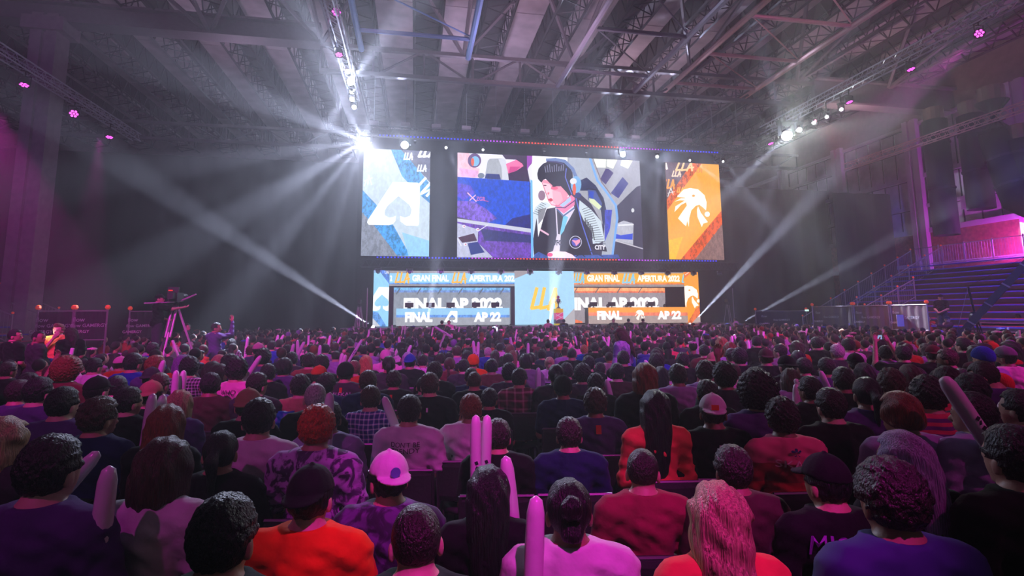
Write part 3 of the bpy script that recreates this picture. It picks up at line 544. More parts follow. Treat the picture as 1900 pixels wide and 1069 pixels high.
# trophy on plinth
pt = atY(1036.5, 600, 31.8); e = empty('trophy_plinth', (pt.x, 31.8, 1.21), 0, 'square plinth with yellow and pink bands carrying the trophy', 'plinth')
zt = atY(1036, 573, 31.8).z - 1.21; W2 = .24
for nm, a, b_, c in (('body', 0, .1, (235, 220, 30)), ('lower_panel', .1, .35, (60, 55, 70)), ('pink_panel', .35, .75, (235, 90, 150)), ('top_band', .75, 1, (240, 215, 40))):
    m = MB(); m.bx((-W2, -W2, zt * a), (W2, W2, zt * b_)); m.build(nm, mat('plinth_' + nm, lin(c), .5, emit=lin(c), est=.5), e)
m = MB(); 
for k in range(3): m.box((0, -W2 - .004, zt * (.42 + .12 * k)), (.5, .006, .05), Matrix.Rotation(.5 if k % 2 else -.5, 3, 'Y'))
m.build('slash_print', mat('plinth_white', (.8, .75, .8), .5, emit=(.8, .5, .6), est=.4), e)
e2 = empty('trophy', (pt.x, 31.8, 1.21 + zt), 0, 'silver trophy cup with white ball top on the plinth at centre stage', 'trophy')
m = MB(); m.lathe((0, 0, 0), [(.14, 0), (.14, .06), (.05, .12), (.045, .3), (.12, .42), (.15, .56), (.13, .6)], 16); m.build('cup', mat('silver', (.8, .8, .85), .2, .9), e2, True)
m = MB(); m.lathe((0, 0, .6), [(.02, 0), (.09, .05), (.1, .12), (.06, .2), (.01, .22)], 12); m.build('ball_top', mat('white_gloss', (.85, .85, .9), .3), e2, True)
for s_ in (-1, 1): m = MB(); m.tube((s_ * .13, 0, .5), (s_ * .2, 0, .42), .015); m.tube((s_ * .2, 0, .42), (s_ * .08, 0, .28), .015); m.build('handle', mat('silver', (.8, .8, .85), .2, .9), e2)

# ------------------------------------------------------------------ lamps
def fixture(p, target, colr, est, r, label, group, kind='moving'):
    p = Vector(p); e = empty('moving_head_lamp' if kind == 'moving' else 'par_lamp', p, 0, label, 'stage lamp', group)
    up = 1 if p.z > 3 else -1
    if kind == 'moving':
        m = MB(); m.box((0, 0, up * r * 2.7), (r * 2.6, r * 2, r * .8)); m.build('base', black, e)
        m = MB(); m.box((-r * 1.35, 0, up * r * 1.3), (r * .25, r * .9, r * 2.6)); m.box((r * 1.35, 0, up * r * 1.3), (r * .25, r * .9, r * 2.6)); m.build('yoke', black, e)
    else:
        m = MB(); m.tube((-r * 1.2, 0, 0), (-r * 1.2, 0, r * 1.8), r * .1); m.tube((r * 1.2, 0, 0), (r * 1.2, 0, r * 1.8), r * .1); m.tube((-r * 1.2, 0, r * 1.8), (r * 1.2, 0, r * 1.8), r * .1); m.tube((0, 0, r * 1.8), (0, 0, r * 3), r * .12); m.build('bracket', black, e)
    if p.z > 3:
        tz = 12.6 if p.y > 30 else 11.08
        if tz - p.z > r * 2.5: m = MB(); m.tube((0, 0, r * 2.4), (0, 0, tz - p.z), .025); m.box((0, 0, tz - p.z), (.12, .5, .06)); m.build('hanger', black, e)
    q = (Vector(target) - p).to_track_quat('Z', 'Y')
    m = MB(); m.lathe((0, 0, 0), [(r * .7, -r * 1.6), (r * .95, -r * .9), (r * 1.08, 0), (r * 1.08, r * .25), (r * .98, r * .25), (r * .9, .1 * r)], 16)
    h = m.build('head', black, e, True); h.rotation_euler = q.to_euler()
    lm = mat('lens_%s_%g' % ('_'.join('%.2f' % c for c in colr), est), (0, 0, 0), .3, emit=colr, est=est)
    if kind == 'moving': m = MB(); m.lathe((0, 0, r * .18), [(r * .9, 0), (r * .6, r * .12), (.01, r * .16)], 14)
    else:
        m = MB(); m.lathe((0, 0, r * .12), [(r * .22, 0), (.01, r * .12)], 8)
        for k in range(6): a = k * math.pi / 3; m.lathe((math.cos(a) * r * .58, math.sin(a) * r * .58, r * .12), [(r * .24, 0), (.01, r * .12)], 8)
        mm = MB(); mm.lathe((0, 0, r * .08), [(r * .92, 0), (.01, .02 * r)], 14); mm.build('reflector', mat('reflector_magenta', (0, 0, 0), .3, emit=(.5, .0, .35), est=.9), h)
    m.build('lens', lm, h); return e
WH = (.9, .95, 1)
cams_ = Vector((0, 0, 2))
P = [(675, 262, 31, 90, .3, 'brightest white moving head lamp above the left stage screen'), (751, 267, 31, 45, .24, 'second white moving head lamp above the left stage screen'),
     (828, 272, 31, 6, .09, 'small white lamp left above the centre screen'), (897, 276, 31, 4, .08, 'small white lamp next right above the centre screen'),
     (1158, 285, 31, 40, .18, 'starry white lamp above the right end of the centre screen'), (1222, 289, 31, 10, .11, 'white lamp between centre and orange right screen'),
     (1283, 296, 31, 6, .08, 'small white lamp above the orange screen'), (1345, 298, 31, 6, .08, 'small white lamp at the far right end of the stage truss')]
for px, py, Y, es, r, lb in P: p = atY(px, py, Y); p.y += .22; fixture(p, (p.x * .7, 0, 1), WH, es, r, lb, 'white lamps on the upper stage truss')
for k, (px, py) in enumerate(((1010, 281), (1088, 284), (770, 262))):
    p = atY(px, py, 31.2); fixture(p, (p.x, 20, 30), WH, .6, .09, 'dim lamp %s under the upper stage truss' % ('left of the starry lamp', 'right next to the starry lamp', 'beside the left screen lamp')[k], 'white lamps on the upper stage truss')
for k, (px, py, es) in enumerate(((645, 133, 25), (650, 152, 60), (653, 170, 40), (653, 184, 25), (657, 199, 14))):
    p = atX(px, py, -2.7); fixture(p, (2, 2, 2), WH, es, .1 if k != 1 else .15, 'white moving head lamp in the steep left truss cluster, %s from the top' % ('first', 'second', 'third', 'fourth', 'lowest')[k], 'white lamps on the steep left truss')
for k, (px, py, es, r) in enumerate(((1460, 252, 90, .26), (1483, 241, 14, .12), (1510, 228, 9, .08), (1534, 217, 9, .08), (1561, 203, 2, .09))):
    p = atX(px, py, 17.5); fixture(p, (3, 0, 1), WH, es, r, 'white lamp on the right truss, %s' % ('the brightest at its far end', 'next to the brightest', 'third from the far end', 'fourth from the far end', 'dimmest, beside the magenta lamp')[k], 'white lamps on the right truss')
PM = [(137, 211, -14.4, .19, 'magenta lamp facing us below the left truss'), (203, 254, -14.4, .17, 'magenta lamp at the far end of the left truss'), (45, 157, -14.4, .17, 'magenta lamp left of the concrete column'),
      (624, 22, -2.7, .17, 'magenta lamp on the steep truss, upper'), (629, 101, -2.7, .14, 'magenta lamp on the steep truss above the white cluster'),
      (1817, 62, 17.5, .15, 'magenta lamp facing us on the right truss'), (1690, 128, 17.5, .15, 'magenta lamp in the middle of the right truss'), (1576, 189, 17.5, .15, 'magenta lamp near the white lamps of the right truss'), (1430, 266, 17.5, .15, 'magenta lamp just past the end of the right truss')]
for k, (px, py, X, r, lb) in enumerate(PM):
    p = atX(px, py, X); t = Vector((0, 0, 1)) if k in (0, 3, 5) else p + Vector((.1, -.25, -1)); fixture(p, t, (1, .06, .75), 5, r, lb, 'magenta par lamps on the trusses', 'par')
for k, (px, py, Y, tx) in enumerate(((692, 607, 31.2, (330, 370, 22)), (793, 608, 31.2, (838, 250, 27)), (1020, 606, 31.5, (1050, 330, 25)), (1094, 607, 31, (1250, 330, 22)), (1283, 602, 31.2, (1570, 300, 22)), (1366, 604, 30.5, (1900, 310, 18)))):
    p = atY(px, py, Y); p.z -= .02; p.y += .15; fixture(p, atY(*tx), WH, 9, .13, 'floor beam lamp %s' % ('left of the pale left banner screen', 'below the word final on the left desk', 'left of the trophy', 'left of the orange desk', 'at the right end of the stage', 'on the floor right of the stage')[k], 'beam lamps along the stage edge')
for k, (px, py) in enumerate(((918, 611), (1106, 610), (1193, 607))):
    p = atY(px, py, 30.0); fixture(p, (0, 0, 2), (.55, .65, 1), 5, .19, 'round blue white lamp on the stage front %s' % ('under the left desk', 'left of the orange desk', 'behind the photographers')[k], 'blue front lamps on the stage edge')
for k in range(13):
    x = -2.2 + k * 1.85; e = empty('moving_head_lamp', (x, 32.2, 4.68), 0, 'dark hanging lamp under the lower truss, %s' % (['far left', 'second', 'third', 'fourth', 'fifth', 'sixth', 'middle', 'eighth', 'ninth', 'tenth', 'eleventh', 'twelfth', 'far right'][k]) + ' in its line', 'stage lamp', 'unlit lamps under the lower truss')
    m = MB(); m.box((0, 0, .02), (.34, .24, .1)); m.build('base', black, e); m = MB(); m.box((-.17, 0, -.14), (.035, .12, .28)); m.box((.17, 0, -.14), (.035, .12, .28)); m.build('yoke', mat('yoke_sheen', (.25, .28, .4), .2, .9), e)
    m = MB(); m.lathe((0, 0, 0), [(.09, -.16), (.12, -.05), (.13, .12), (.11, .13)], 12); h = m.build('head', mat('yoke_sheen', (.25, .28, .4), .2, .9), e, True); h.location = (0, 0, -.2); h.rotation_euler = (1.2 + .3 * math.sin(k), 0, 0)
# line of small brackets above the upper truss
for k in range(14):
    e = empty('hoist', (-2.6 + k * 1.85, 31.4, 13.25), 0, 'small pale motor hoist above the stage truss, %s' % (['far left end'] + ['number %s from the left' % w for w in 'two three four five six seven eight nine ten eleven twelve thirteen'.split()] + [''])[k] if k < 13 else 'small pale motor hoist above the stage truss, far right end', 'hoist', 'hoists above the stage truss')
    m = MB(); m.box((0, 0, .1), (.55, .25, .2)); m.build('body', mat('hoist_grey', (.38, .33, .38), .5), e); m = MB(); m.tube((0, 0, .2), (0, 0, 3.3), .02, 4); m.build('chain', steel, e)
# ------------------------------------------------------------------ side stands, fences
tubem = mat('fence_tube', (.34, .30, .34), .4, .5); orange = mat('orange_tip', (.9, .12, .02), .4, emit=(.9, .08, .01), est=.25)
stepR = mat('stand_step', (.03, .025, .04), .6); redm = mat('stand_seat_lit_red', (.55, .05, .08), .5); blum = mat('stand_seat_lit_blue', (.05, .05, .55), .5)  # blue and red light on the stand put into the board colours
def rail(a, b_, h, label, n, tips=True, ext=0, group='metal guard rails of the side stands'):
    a, b_ = Vector(a), Vector(b_); e = empty('guard_rail', a, 0, label, 'railing', group); d = b_ - a
    m = MB(); m.tube((0, 0, h), d + Vector((0, 0, h)), .025); m.tube((0, 0, .12), d + Vector((0, 0, .12)), .02); m.build('top_rail', tubem, e)
    for k in range(n + 1):
        q = d * (k / n); m = MB(); m.tube(q + Vector((0, 0, -.1)), q + Vector((0, 0, h + .08)), .03); p_ = m.build('post', tubem, e)
        if tips: m = MB(); m.lathe(q + Vector((0, 0, h + .06)), [(.025, 0), (.045, .03), (.04, .08), (.02, .09)], 8); m.build('cap', orange, p_)
    nb = int(d.length / .14)
    m = MB()
    for k in range(1, nb): q = d * (k / nb); m.tube(q + Vector((0, 0, .12)), q + Vector((0, 0, h)), .009, 4)
    m.build('bars', tubem, e, kind='stuff')
def stand(xf, sgn, y0, y1, n, rise, run, label, zb=1.0):
    e = empty('bleacher', (xf, y0, 0), 0, label, 'grandstand')
    for k in range(n):
        m = MB(); m.bx((sgn * k * run, 0, 0 if k == 0 else zb + k * rise - .35), (sgn * (k + 1) * run, y1 - y0, zb + k * rise)); t = m.build('tier', stepR, e)
        for nm, mm, u, zz in (('seat_board', blum, .18, .30), ('foot_board', redm, .02, .03)):
            m = MB(); m.bx((sgn * (k * run + u * run), .1, zb + k * rise + zz - .05), (sgn * (k * run + u * run + .32), y1 - y0 - .1, zb + k * rise + zz)); m.build(nm, mm, e)
    m = MB()
    for yy in np.arange(.2, y1 - y0, 1.6):
        for k in range(0, n, 3): m.tube((sgn * (k + .9) * run, yy, 0), (sgn * (k + .9) * run, yy, zb + k * rise - .3), .035)
    m.build('scaffold', tubem, e); return e
XR = 21.2
stand(XR + .6, 1, 13.5, 26.5, 12, .29, .62, 'tiered spectator stand with blue and red lit boards at the right wall')
stand(-14.9, -1, 13.2, 24.3, 12, .29, .62, 'dark tiered spectator stand with blue lit boards at the left wall')
rail((XR + .5, 26.8, .5), (XR + 8.2, 26.8, 4.4), 1.1, 'sloping guard rail at the stage end of the right stand', 8, True)
rail((XR + 1.2, 24.9, .9), (XR + 8.2, 24.9, 4.4), 1.1, 'second sloping guard rail of the right stand stairs', 6, True)
rail((XR + .6, 22.6, 1.15), (XR + 3.6, 22.6, 2.5), 1.0, 'short sloping rail with paper sign on the right stand', 3, True)
rail((XR + 8.3, 13.6, 4.5), (XR + 8.3, 26.6, 4.5), 1.1, 'straight guard rail along the top of the right stand', 9, False)
rail((-14.4, 26.8, .6), (-22.5, 26.8, 4.4), 1.1, 'sloping guard rail at the stage end of the left stand', 7, True)
rail((-14.8, 24.6, .9), (-22.5, 24.6, 4.3), 1.1, 'second sloping guard rail of the left stand stairs', 6, True)
rail((-14.6, 22.6, .9), (-19.8, 22.6, 3.4), 1.1, 'third sloping magenta lit rail of the left stand', 4, True)
# stairs at the near end of the right stand
e = empty('stairs', (XR - .6, 15.6, 0), 0, 'dark metal stairs with red lit steps at the right stand', 'stairs')
for k in range(9): m = MB(); m.bx((k * .3, 0, .16 * (k + 1) - .04), (k * .3 + .32, 2.6, .16 * (k + 1))); m.build('step', mat('step_metal', (.35, .22, .24), .5), e)
m = MB(); m.bx((0, 0, 0), (2.9, .05, .1)); m.tube((0, 0, .1), (2.7, 0, 1.5), .04); m.tube((0, 2.6, .1), (2.7, 2.6, 1.5), .04); m.build('stringer', tubem, e)
# banner fences in front of the stands
bann = mat('banner_grey', (.16, .135, .135), .8, bump=.6, bscale=3); banb = mat('banner_black', (.02, .018, .024), .8, bump=.4, bscale=3); prnt = mat('banner_print', (.85, .8, .82), .7); prnt2 = mat('banner_print_dim', (.5, .55, .56), .7)
def banner_fence(a, b_, z0, z1, m_, label, words=True):
    a, b_ = Vector(a), Vector(b_); d = b_ - a; L = d.length; ang = math.atan2(d.y, d.x); e = empty('banner_fence', a, ang, label, 'fence', 'banner fences in front of the side stands')
    m = MB(); n = 24
    vs = []
    for i in range(n + 1): x = L * i / n; yy = .02 * math.sin(i * 1.3); vs += [(x, yy, z0), (x, yy, z1)]
    m.add(vs, [(2 * i, 2 * i + 2, 2 * i + 3, 2 * i + 1) for i in range(n)]); m.add([(v[0], v[1] + .02, v[2]) for v in vs], [(2 * i, 2 * i + 1, 2 * i + 3, 2 * i + 2) for i in range(n)]); m.build('banner', m_, e, True)
    m = MB(); m.tube((0, 0, z1 + .03), (L, 0, z1 + .03), .025); m.tube((0, 0, z0 - .03), (L, 0, z0 - .03), .025); m.build('rail', tubem, e)
    for xx in (0, L):
        m = MB(); m.tube((xx, 0, 0), (xx, 0, z1 + .1), .03); q = m.build('post', tubem, e); m = MB(); m.lathe((xx, 0, z1 + .08), [(.05, 0), (.08, .05), (.06, .12), (.02, .14)], 8); m.build('cap', orange, q)
    if words:
        flip = 1
        for t, u, zc, h, mm in (('flow', .16, .72, .14, prnt2), ('GAMERGY', .16, .28, .1, prnt), ('flow GAMERGY', .5, .5, .11, prnt2)):
            vs, fs = text_geo(t, .01); xs = [v[0] for v in vs]; zs = [v[1] for v in vs]; s_ = h / max(.01, (max(zs) - min(zs))); W_ = (max(xs) - min(xs)) * s_
            m = MB(); m.add([(L * u - W_ / 2 + (v[0] - min(xs)) * s_, -.035, z0 + (z1 - z0) * zc + (v[1] - min(zs)) * s_ - h / 2) for v in vs], fs); m.build('printed_text', mm, e)
    return e
for k, (y0, y1, mm) in enumerate(((24.8, 22.2, bann), (22.1, 20.2, bann), (20.1, 18.4, bann))):
    banner_fence((XR - .5, y0, 0), (XR - .5, y1, 0), 1.15, 2.15, mm, 'creased grey banner fence before the right stand, %s' % ('farthest, beside the stairs rail', 'middle', 'nearest the jib crane')[k])
banner_fence((XR - 1.2, 28.6, 0), (XR + 1.9, 28.2, 0), .95, 1.95, banb, 'black banner fence by the far end of the right stand')
pa, pb, pc = atY(64, 640, 19), atY(132, 640, 19), atY(194, 640, 19)
banner_fence((pa.x, 19, 0), (pb.x - .02, 19, 0), 1.25, 2.1, banb, 'black banner fence left behind the yellow shirted presenter'); banner_fence((pb.x + .02, 19, 0), (pc.x, 19, 0), 1.25, 2.1, banb, 'black banner fence right behind the yellow shirted presenter')
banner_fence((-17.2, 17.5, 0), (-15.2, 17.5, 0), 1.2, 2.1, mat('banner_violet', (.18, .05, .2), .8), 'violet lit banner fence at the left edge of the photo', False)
banner_fence((atY(236, 640, 22).x, 22, 0), (atY(285, 640, 22).x, 22, 0), 1.1, 2.1, banb, 'black banner fence behind the camera platform')
for k, (px, py, Y) in enumerate(((1497, 576, 26.7), (1737, 568, 20))): 
    p = atY(px, py, Y); m = MB(); m.box((0, 0, 0), (.22, .05, .1)); m.build('emergency_light', mat('green_sign', (0, 0, 0), emit=(.1, 1, .2) if k else (.6, .9, .8), est=1.2), label='small %s emergency light on the right stand fence' % ('green' if k else 'white'), cat='light').location = p
for k, (px, py, Y) in enumerate(((1665, 537, 26.6), (1753, 548, 22.4), (1772, 495, 26.6), (1672, 595, 19.5))):
    p = atY(px, py, Y); m = MB(); m.box((0, 0, 0), (.42, .02, .5)); m.box((0, -.012, .1), (.3, .004, .03)); m.box((0, -.012, 0), (.3, .004, .03)); m.build('paper_sign', mat('paper', (.55, .5, .5), .8), label='white paper sign on the right stand rail, %s' % ('far one', 'above the green light', 'topmost', 'by the banner post')[k], cat='sign').location = p
pp = atY(60, 612, 12.2); spot('camera_top_light', pp, atY(113, 625, 12.6), 16, (1, .86, .55), 60, .5, .05)
# ------------------------------------------------------------------ camera gear
def tripod(e, h, r, spread, m_, cols=1, tz=0):
    for k in range(3):
        a = .5 + k * 2.094; f = Vector((math.cos(a) * spread, math.sin(a) * spread, 0)); m = MB(); t = Vector((math.cos(a) * .06, math.sin(a) * .06, h))
        m.tube(f, f.lerp(t, .5), r * .8); 
        for s_ in (-1, 1): o_ = Vector((-math.sin(a), math.cos(a), 0)) * r * 1.6 * s_; m.tube(f.lerp(t, .4) + o_, t + o_, r * .7)
        m.build('leg', m_, e)
    m = MB(); m.lathe((0, 0, h), [(.09, -.06), (.1, 0), (.06, .06), (.07, .14)], 12); m.build('head_mount', black, e)
pt = atY(331, 668, 16); plz = .9
plat = empty('camera_platform', (pt.x - .5, 16, 0), 0, 'low black platform carrying the tripod camera on the left', 'platform'); m = MB(); m.bx((-1.8, -1.1, plz - .08), (1.6, 1.3, plz)); m.build('deck', mat('platform_deck', (.10, .06, .12), .5), plat)
for sx in (-1.6, 1.4):
    for sy in (-1, 1.2): m = MB(); m.tube((sx, sy, 0), (sx, sy, plz - .08), .04); m.build('leg', tubem, plat)
e = empty('broadcast_camera', (pt.x, 15.6, plz), 0, 'broadcast camera on a tall magenta lit tripod, left of the stage', 'camera')
tripod(e, 1.25, .035, .5, mat('tripod_alu', (.6, .5, .62), .4, .3))
m = MB(); m.box((0, 0, 1.55), (.2, .42, .24)); m.box((0, -.28, 1.58), (.14, .2, .16)); m.build('camera_body', black, e); m = MB(); m.lathe((0, .2, 1.56), [(.07, 0), (.09, .1), (.09, .26), (.11, .28)], 14, 'Y'); m.build('lens', black, e, True)
m = MB(); m.box((-.02, -.15, 1.74), (.26, .05, .14)); m.build('viewfinder', black, e); m = MB(); m.tube((0, -.1, 1.42), (-.55, -.5, 1.38), .016); m.tube((.0, .1, 1.42), (.55, -.2, 1.62), .02); m.build('pan_bar', mat('tripod_alu', (.6, .5, .62), .4, .3), e)
m = MB(); m.box((-.05, -.25, 1.72), (.1, .03, .03)); m.build('tally_lamp', orange, e)
# jib crane at right
b0 = atY(1808, 612, 16.5); e = empty('camera_jib', (b0.x, 16.5, 0), 0, 'long black camera crane arm rising to the right edge', 'camera crane')
tp = atY(1808, 580, 16.5) - e.location; tripod(e, tp.z - .1, .03, .55, black)
lo = atY(1772, 632, 16.2) - e.location; hi = atY(1935, 455, 14) - e.location
m = MB(); d = (hi - lo); q = d.to_track_quat('Z', 'Y').to_matrix(); m.box((lo + hi) / 2, (.16, .22, d.length), q); m.build('arm', mat('jib_black', (.03, .03, .035), .5), e)
m = MB(); up_ = atY(1796, 532, 16.4) - e.location; m.tube(tp, up_, .04); m.tube(up_, lo.lerp(hi, .95), .008, 4); m.tube(up_, lo, .008, 4); m.build('mast', black, e)
for t in (.2, .4, .6, .8): m = MB(); m.box(lo.lerp(hi, t), (.19, .25, .05), q); m.build('arm_joint', steel, e)
m = MB(); m.box(lo + Vector((-.05, 0, -.05)), (.3, .4, .3)); m.build('counterweight', black, e)
# small camera tripods beside the stage
for (px, Y, lb) in ((1352, 29.8, 'small tripod with camera right of the stage'), (666, 30, 'dark light stand left of the stage')):
    p = atY(px, 600, Y); e = empty('tripod', (p.x, Y, 0 if px > 1000 else 0), 0, lb, 'tripod'); tripod(e, 2.4, .03, .5, tubem); m = MB(); m.box((0, 0, 2.65), (.16, .35, .2)); m.build('camera_body', black, e); m = MB(); m.tube((.4, 0, 0), (.4, 0, 3.4), .03); m.build('mast', tubem, e)
# ------------------------------------------------------------------ people: implicit bodies meshed with surface nets
def axis(a, f0, f1, b_, coarse, fine):
    L = list(np.arange(a, f0, coarse)) + list(np.arange(f0, f1, fine)) + list(np.arange(f1, b_ + coarse, coarse)); return np.array(L)
def smin(a, b_, k): h = np.clip(.5 + .5 * (b_ - a) / k, 0, 1); return b_ + (a - b_) * h - k * h * (1 - h)
def evalsdf(ax, prims, k=.03):
    X, Y, Z = ax; D = np.full((len(X), len(Y), len(Z)), .5)
    for pr in prims:
        t = pr[0]; kk = pr[-1] if isinstance(pr[-1], float) and t != 'e' and len(pr) > 5 else k
        if t == 'e': c, r = np.array(pr[1]), np.array(pr[2]); lo, hi = c - r - .08, c + r + .08; kk = pr[3] if len(pr) > 3 else k
        else: a, b_ = np.array(pr[1], float), np.array(pr[2], float); rr = max(pr[3], pr[4]); lo, hi = np.minimum(a, b_) - rr - .08, np.maximum(a, b_) + rr + .08; kk = pr[5] if len(pr) > 5 else k
        s = [slice(np.searchsorted(A, lo[i]), np.searchsorted(A, hi[i])) for i, A in enumerate(ax)]
        x = X[s[0]][:, None, None]; y = Y[s[1]][None, :, None]; z = Z[s[2]][None, None, :]
        if 0 in (x.size, y.size, z.size): continue
        if t == 'e':
            px, py, pz = x - c[0], y - c[1], z - c[2]
            k0 = np.sqrt((px / r[0]) ** 2 + (py / r[1]) ** 2 + (pz / r[2]) ** 2); k1 = np.sqrt((px / r[0] ** 2) ** 2 + (py / r[1] ** 2) ** 2 + (pz / r[2] ** 2) ** 2) + 1e-9
            d = k0 * (k0 - 1) / k1
        else:
            ab = b_ - a; L = ab.dot(ab); h = np.clip(((x - a[0]) * ab[0] + (y - a[1]) * ab[1] + (z - a[2]) * ab[2]) / L, 0, 1)
            d = np.sqrt((x - a[0] - ab[0] * h) ** 2 + (y - a[1] - ab[1] * h) ** 2 + (z - a[2] - ab[2] * h) ** 2) - (pr[3] + (pr[4] - pr[3]) * h)
        if kk < 0: D[s[0], s[1], s[2]] = np.maximum(D[s[0], s[1], s[2]], -d)
        else: D[s[0], s[1], s[2]] = smin(D[s[0], s[1], s[2]], d, kk)
    return D
def nets(ax, D):
    X, Y, Z = ax; n = D.shape; ins = D < 0; cnt = np.zeros([m - 1 for m in n]); P = np.zeros(list(cnt.shape) + [3])
    for a in range(3):
        o = [i for i in range(3) if i != a]
        A = [slice(None)] * 3; B = [slice(None)] * 3; A[a] = slice(0, -1); B[a] = slice(1, None)
        dA, dB = D[tuple(A)], D[tuple(B)]; cr = (dA < 0) != (dB < 0); t = np.where(cr, dA / np.where(dA == dB, 1, dA - dB), 0)
        G = [g for g in np.meshgrid(X, Y, Z, indexing='ij')]; pos = np.stack([g[tuple(A)] for g in G], -1); stp = G[a][tuple(B)] - G[a][tuple(A)]; pos[..., a] += t * stp
        for i in (0, 1):
            for j in (0, 1):
                s = [slice(None)] * 3
                for q, v in zip(o, (i, j)): s[q] = slice(v, n[q] - 1 + v)
                c_ = cr[tuple(s)]; cnt += c_; P += pos[tuple(s)] * c_[..., None]
    act = cnt > 0; idx = -np.ones(cnt.shape, int); idx[act] = np.arange(act.sum()); V = P[act] / cnt[act][:, None]; F = []
    for a in range(3):
        b_, c = (a + 1) % 3, (a + 2) % 3
        A = [slice(1, -1)] * 3; B = [slice(1, -1)] * 3; A[a] = slice(0, -1); B[a] = slice(1, None)
        i0, i1 = ins[tuple(A)], ins[tuple(B)]; w = np.argwhere(i0 != i1); sg = i0[i0 != i1]
        off = np.ones(3, int); off[a] = 0; w = w + off
        def g(db, dc): q = w.copy(); q[:, b_] -= db; q[:, c] -= dc; return idx[q[:, 0], q[:, 1], q[:, 2]]
        Q = np.stack([g(1, 1), g(0, 1), g(0, 0), g(1, 0)], 1); Q[~sg] = Q[~sg][:, ::-1]; F.append(Q)
    return V, np.concatenate(F)
def mk(name, V, F, mats_, mi=None, smooth=True):
    me = bpy.data.meshes.new(name); F = np.asarray(F); me.vertices.add(len(V)); me.vertices.foreach_set('co', np.asarray(V, np.float32).ravel())
    me.loops.add(F.size); me.polygons.add(len(F)); me.loops.foreach_set('vertex_index', F.astype(np.int32).ravel())
    me.polygons.foreach_set('loop_start', np.arange(0, F.size, F.shape[1], dtype=np.int32)); me.polygons.foreach_set('use_smooth', [smooth] * len(F))
    for m in mats_: me.materials.append(m)
    if mi is not None: me.polygons.foreach_set('material_index', mi.astype(np.int32))
    me.update(calc_edges=True); return me
skin = mat('skin', (.5, .3, .2), .5, objcol=True, bump=.1, bscale=60); lipm = mat('lips', (.35, .10, .09), .4); eyem = mat('eyes', (.03, .02, .02), .2); browm = mat('brows', (.02, .015, .012), .8)
def hairmat(n, streak):
    m = bpy.data.materials.new(n); m.use_nodes = True; nt = m.node_tree; b = nt.nodes['Principled BSDF']; oi = nt.nodes.new('ShaderNodeObjectInfo')
    tc = nt.nodes.new('ShaderNodeTexCoord'); mp = nt.nodes.new('ShaderNodeMapping'); mp.inputs['Scale'].default_value = (170, 170, 9) if streak else (120, 120, 70); nz = nt.nodes.new('ShaderNodeTexNoise'); nz.inputs['Scale'].default_value = 1; nz.inputs['Detail'].default_value = 3
    nt.links.new(tc.outputs['Object'], mp.inputs[0]); nt.links.new(mp.outputs[0], nz.inputs['Vector']); bp = nt.nodes.new('ShaderNodeBump'); bp.inputs['Strength'].default_value = .8; bp.inputs['Distance'].default_value = .02
    nt.links.new(nz.outputs['Fac'], bp.inputs['Height']); nt.links.new(bp.outputs[0], b.inputs['Normal']); mr = nt.nodes.new('ShaderNodeMapRange'); mr.inputs['From Min'].default_value = .3; mr.inputs['From Max'].default_value = .7; mr.inputs['To Min'].default_value = .5; mr.inputs['To Max'].default_value = 1.6
    nt.links.new(nz.outputs['Fac'], mr.inputs[0]); sc = nt.nodes.new('ShaderNodeVectorMath'); sc.operation = 'SCALE'; nt.links.new(oi.outputs['Color'], sc.inputs[0]); nt.links.new(mr.outputs[0], sc.inputs['Scale']); nt.links.new(sc.outputs[0], b.inputs['Base Color'])
    b.inputs['Roughness'].default_value = .42; b.inputs['Specular IOR Level'].default_value = .5; return m
hair_s = hairmat('hair_strands', True); hair_c = hairmat('hair_curls', False)
cloth = mat('cloth', (.5, .5, .5), .85, objcol=True, bump=.35, bscale=14, var=.12, vscale=8, spec=.15, sheen=.03)
trous = mat('trousers_cloth', (.03, .03, .045), .85, bump=.3, bscale=14)
def patmat(name, fn):
    m = bpy.data.materials.new(name); m.use_nodes = True; nt = m.node_tree; b = nt.nodes['Principled BSDF']; b.inputs['Roughness'].default_value = .85
    tc = nt.nodes.new('ShaderNodeTexCoord'); fn(nt, tc.outputs['Object'], b); return m
def ramp(nt, src, stops, const=True):
    r = nt.nodes.new('ShaderNodeValToRGB'); r.color_ramp.interpolation = 'CONSTANT' if const else 'LINEAR'
    while len(r.color_ramp.elements) < len(stops): r.color_ramp.elements.new(.5)
    for e_, (p_, c_) in zip(r.color_ramp.elements, stops): e_.position = p_; e_.color = (*lin(c_), 1)
    nt.links.new(src, r.inputs[0]); return r.outputs[0]
def wav(nt, v, d, sc): w = nt.nodes.new('ShaderNodeTexWave'); w.bands_direction = d; w.inputs['Scale'].default_value = sc; w.inputs['Distortion'].default_value = .6; w.inputs['Detail'].default_value = 1; nt.links.new(v, w.inputs['Vector']); return w.outputs['Fac']
def plaid(c0, c1, c2, sc):
    def f(nt, v, b):
        a = ramp(nt, wav(nt, v, 'X', sc), [(0, c0), (.55, c1), (.88, c2)]); z = ramp(nt, wav(nt, v, 'Z', sc), [(0, c0), (.55, c1), (.88, c2)])
        mx = nt.nodes.new('ShaderNodeMix'); mx.data_type = 'RGBA'; mx.inputs[0].default_value = .5; nt.links.new(a, mx.inputs[6]); nt.links.new(z, mx.inputs[7]); nt.links.new(mx.outputs[2], b.inputs[0])
    return f
def stripes(c0, c1, sc): return lambda nt, v, b: nt.links.new(ramp(nt, wav(nt, v, 'Z', sc), [(0, c0), (.5, c1)]), b.inputs[0])
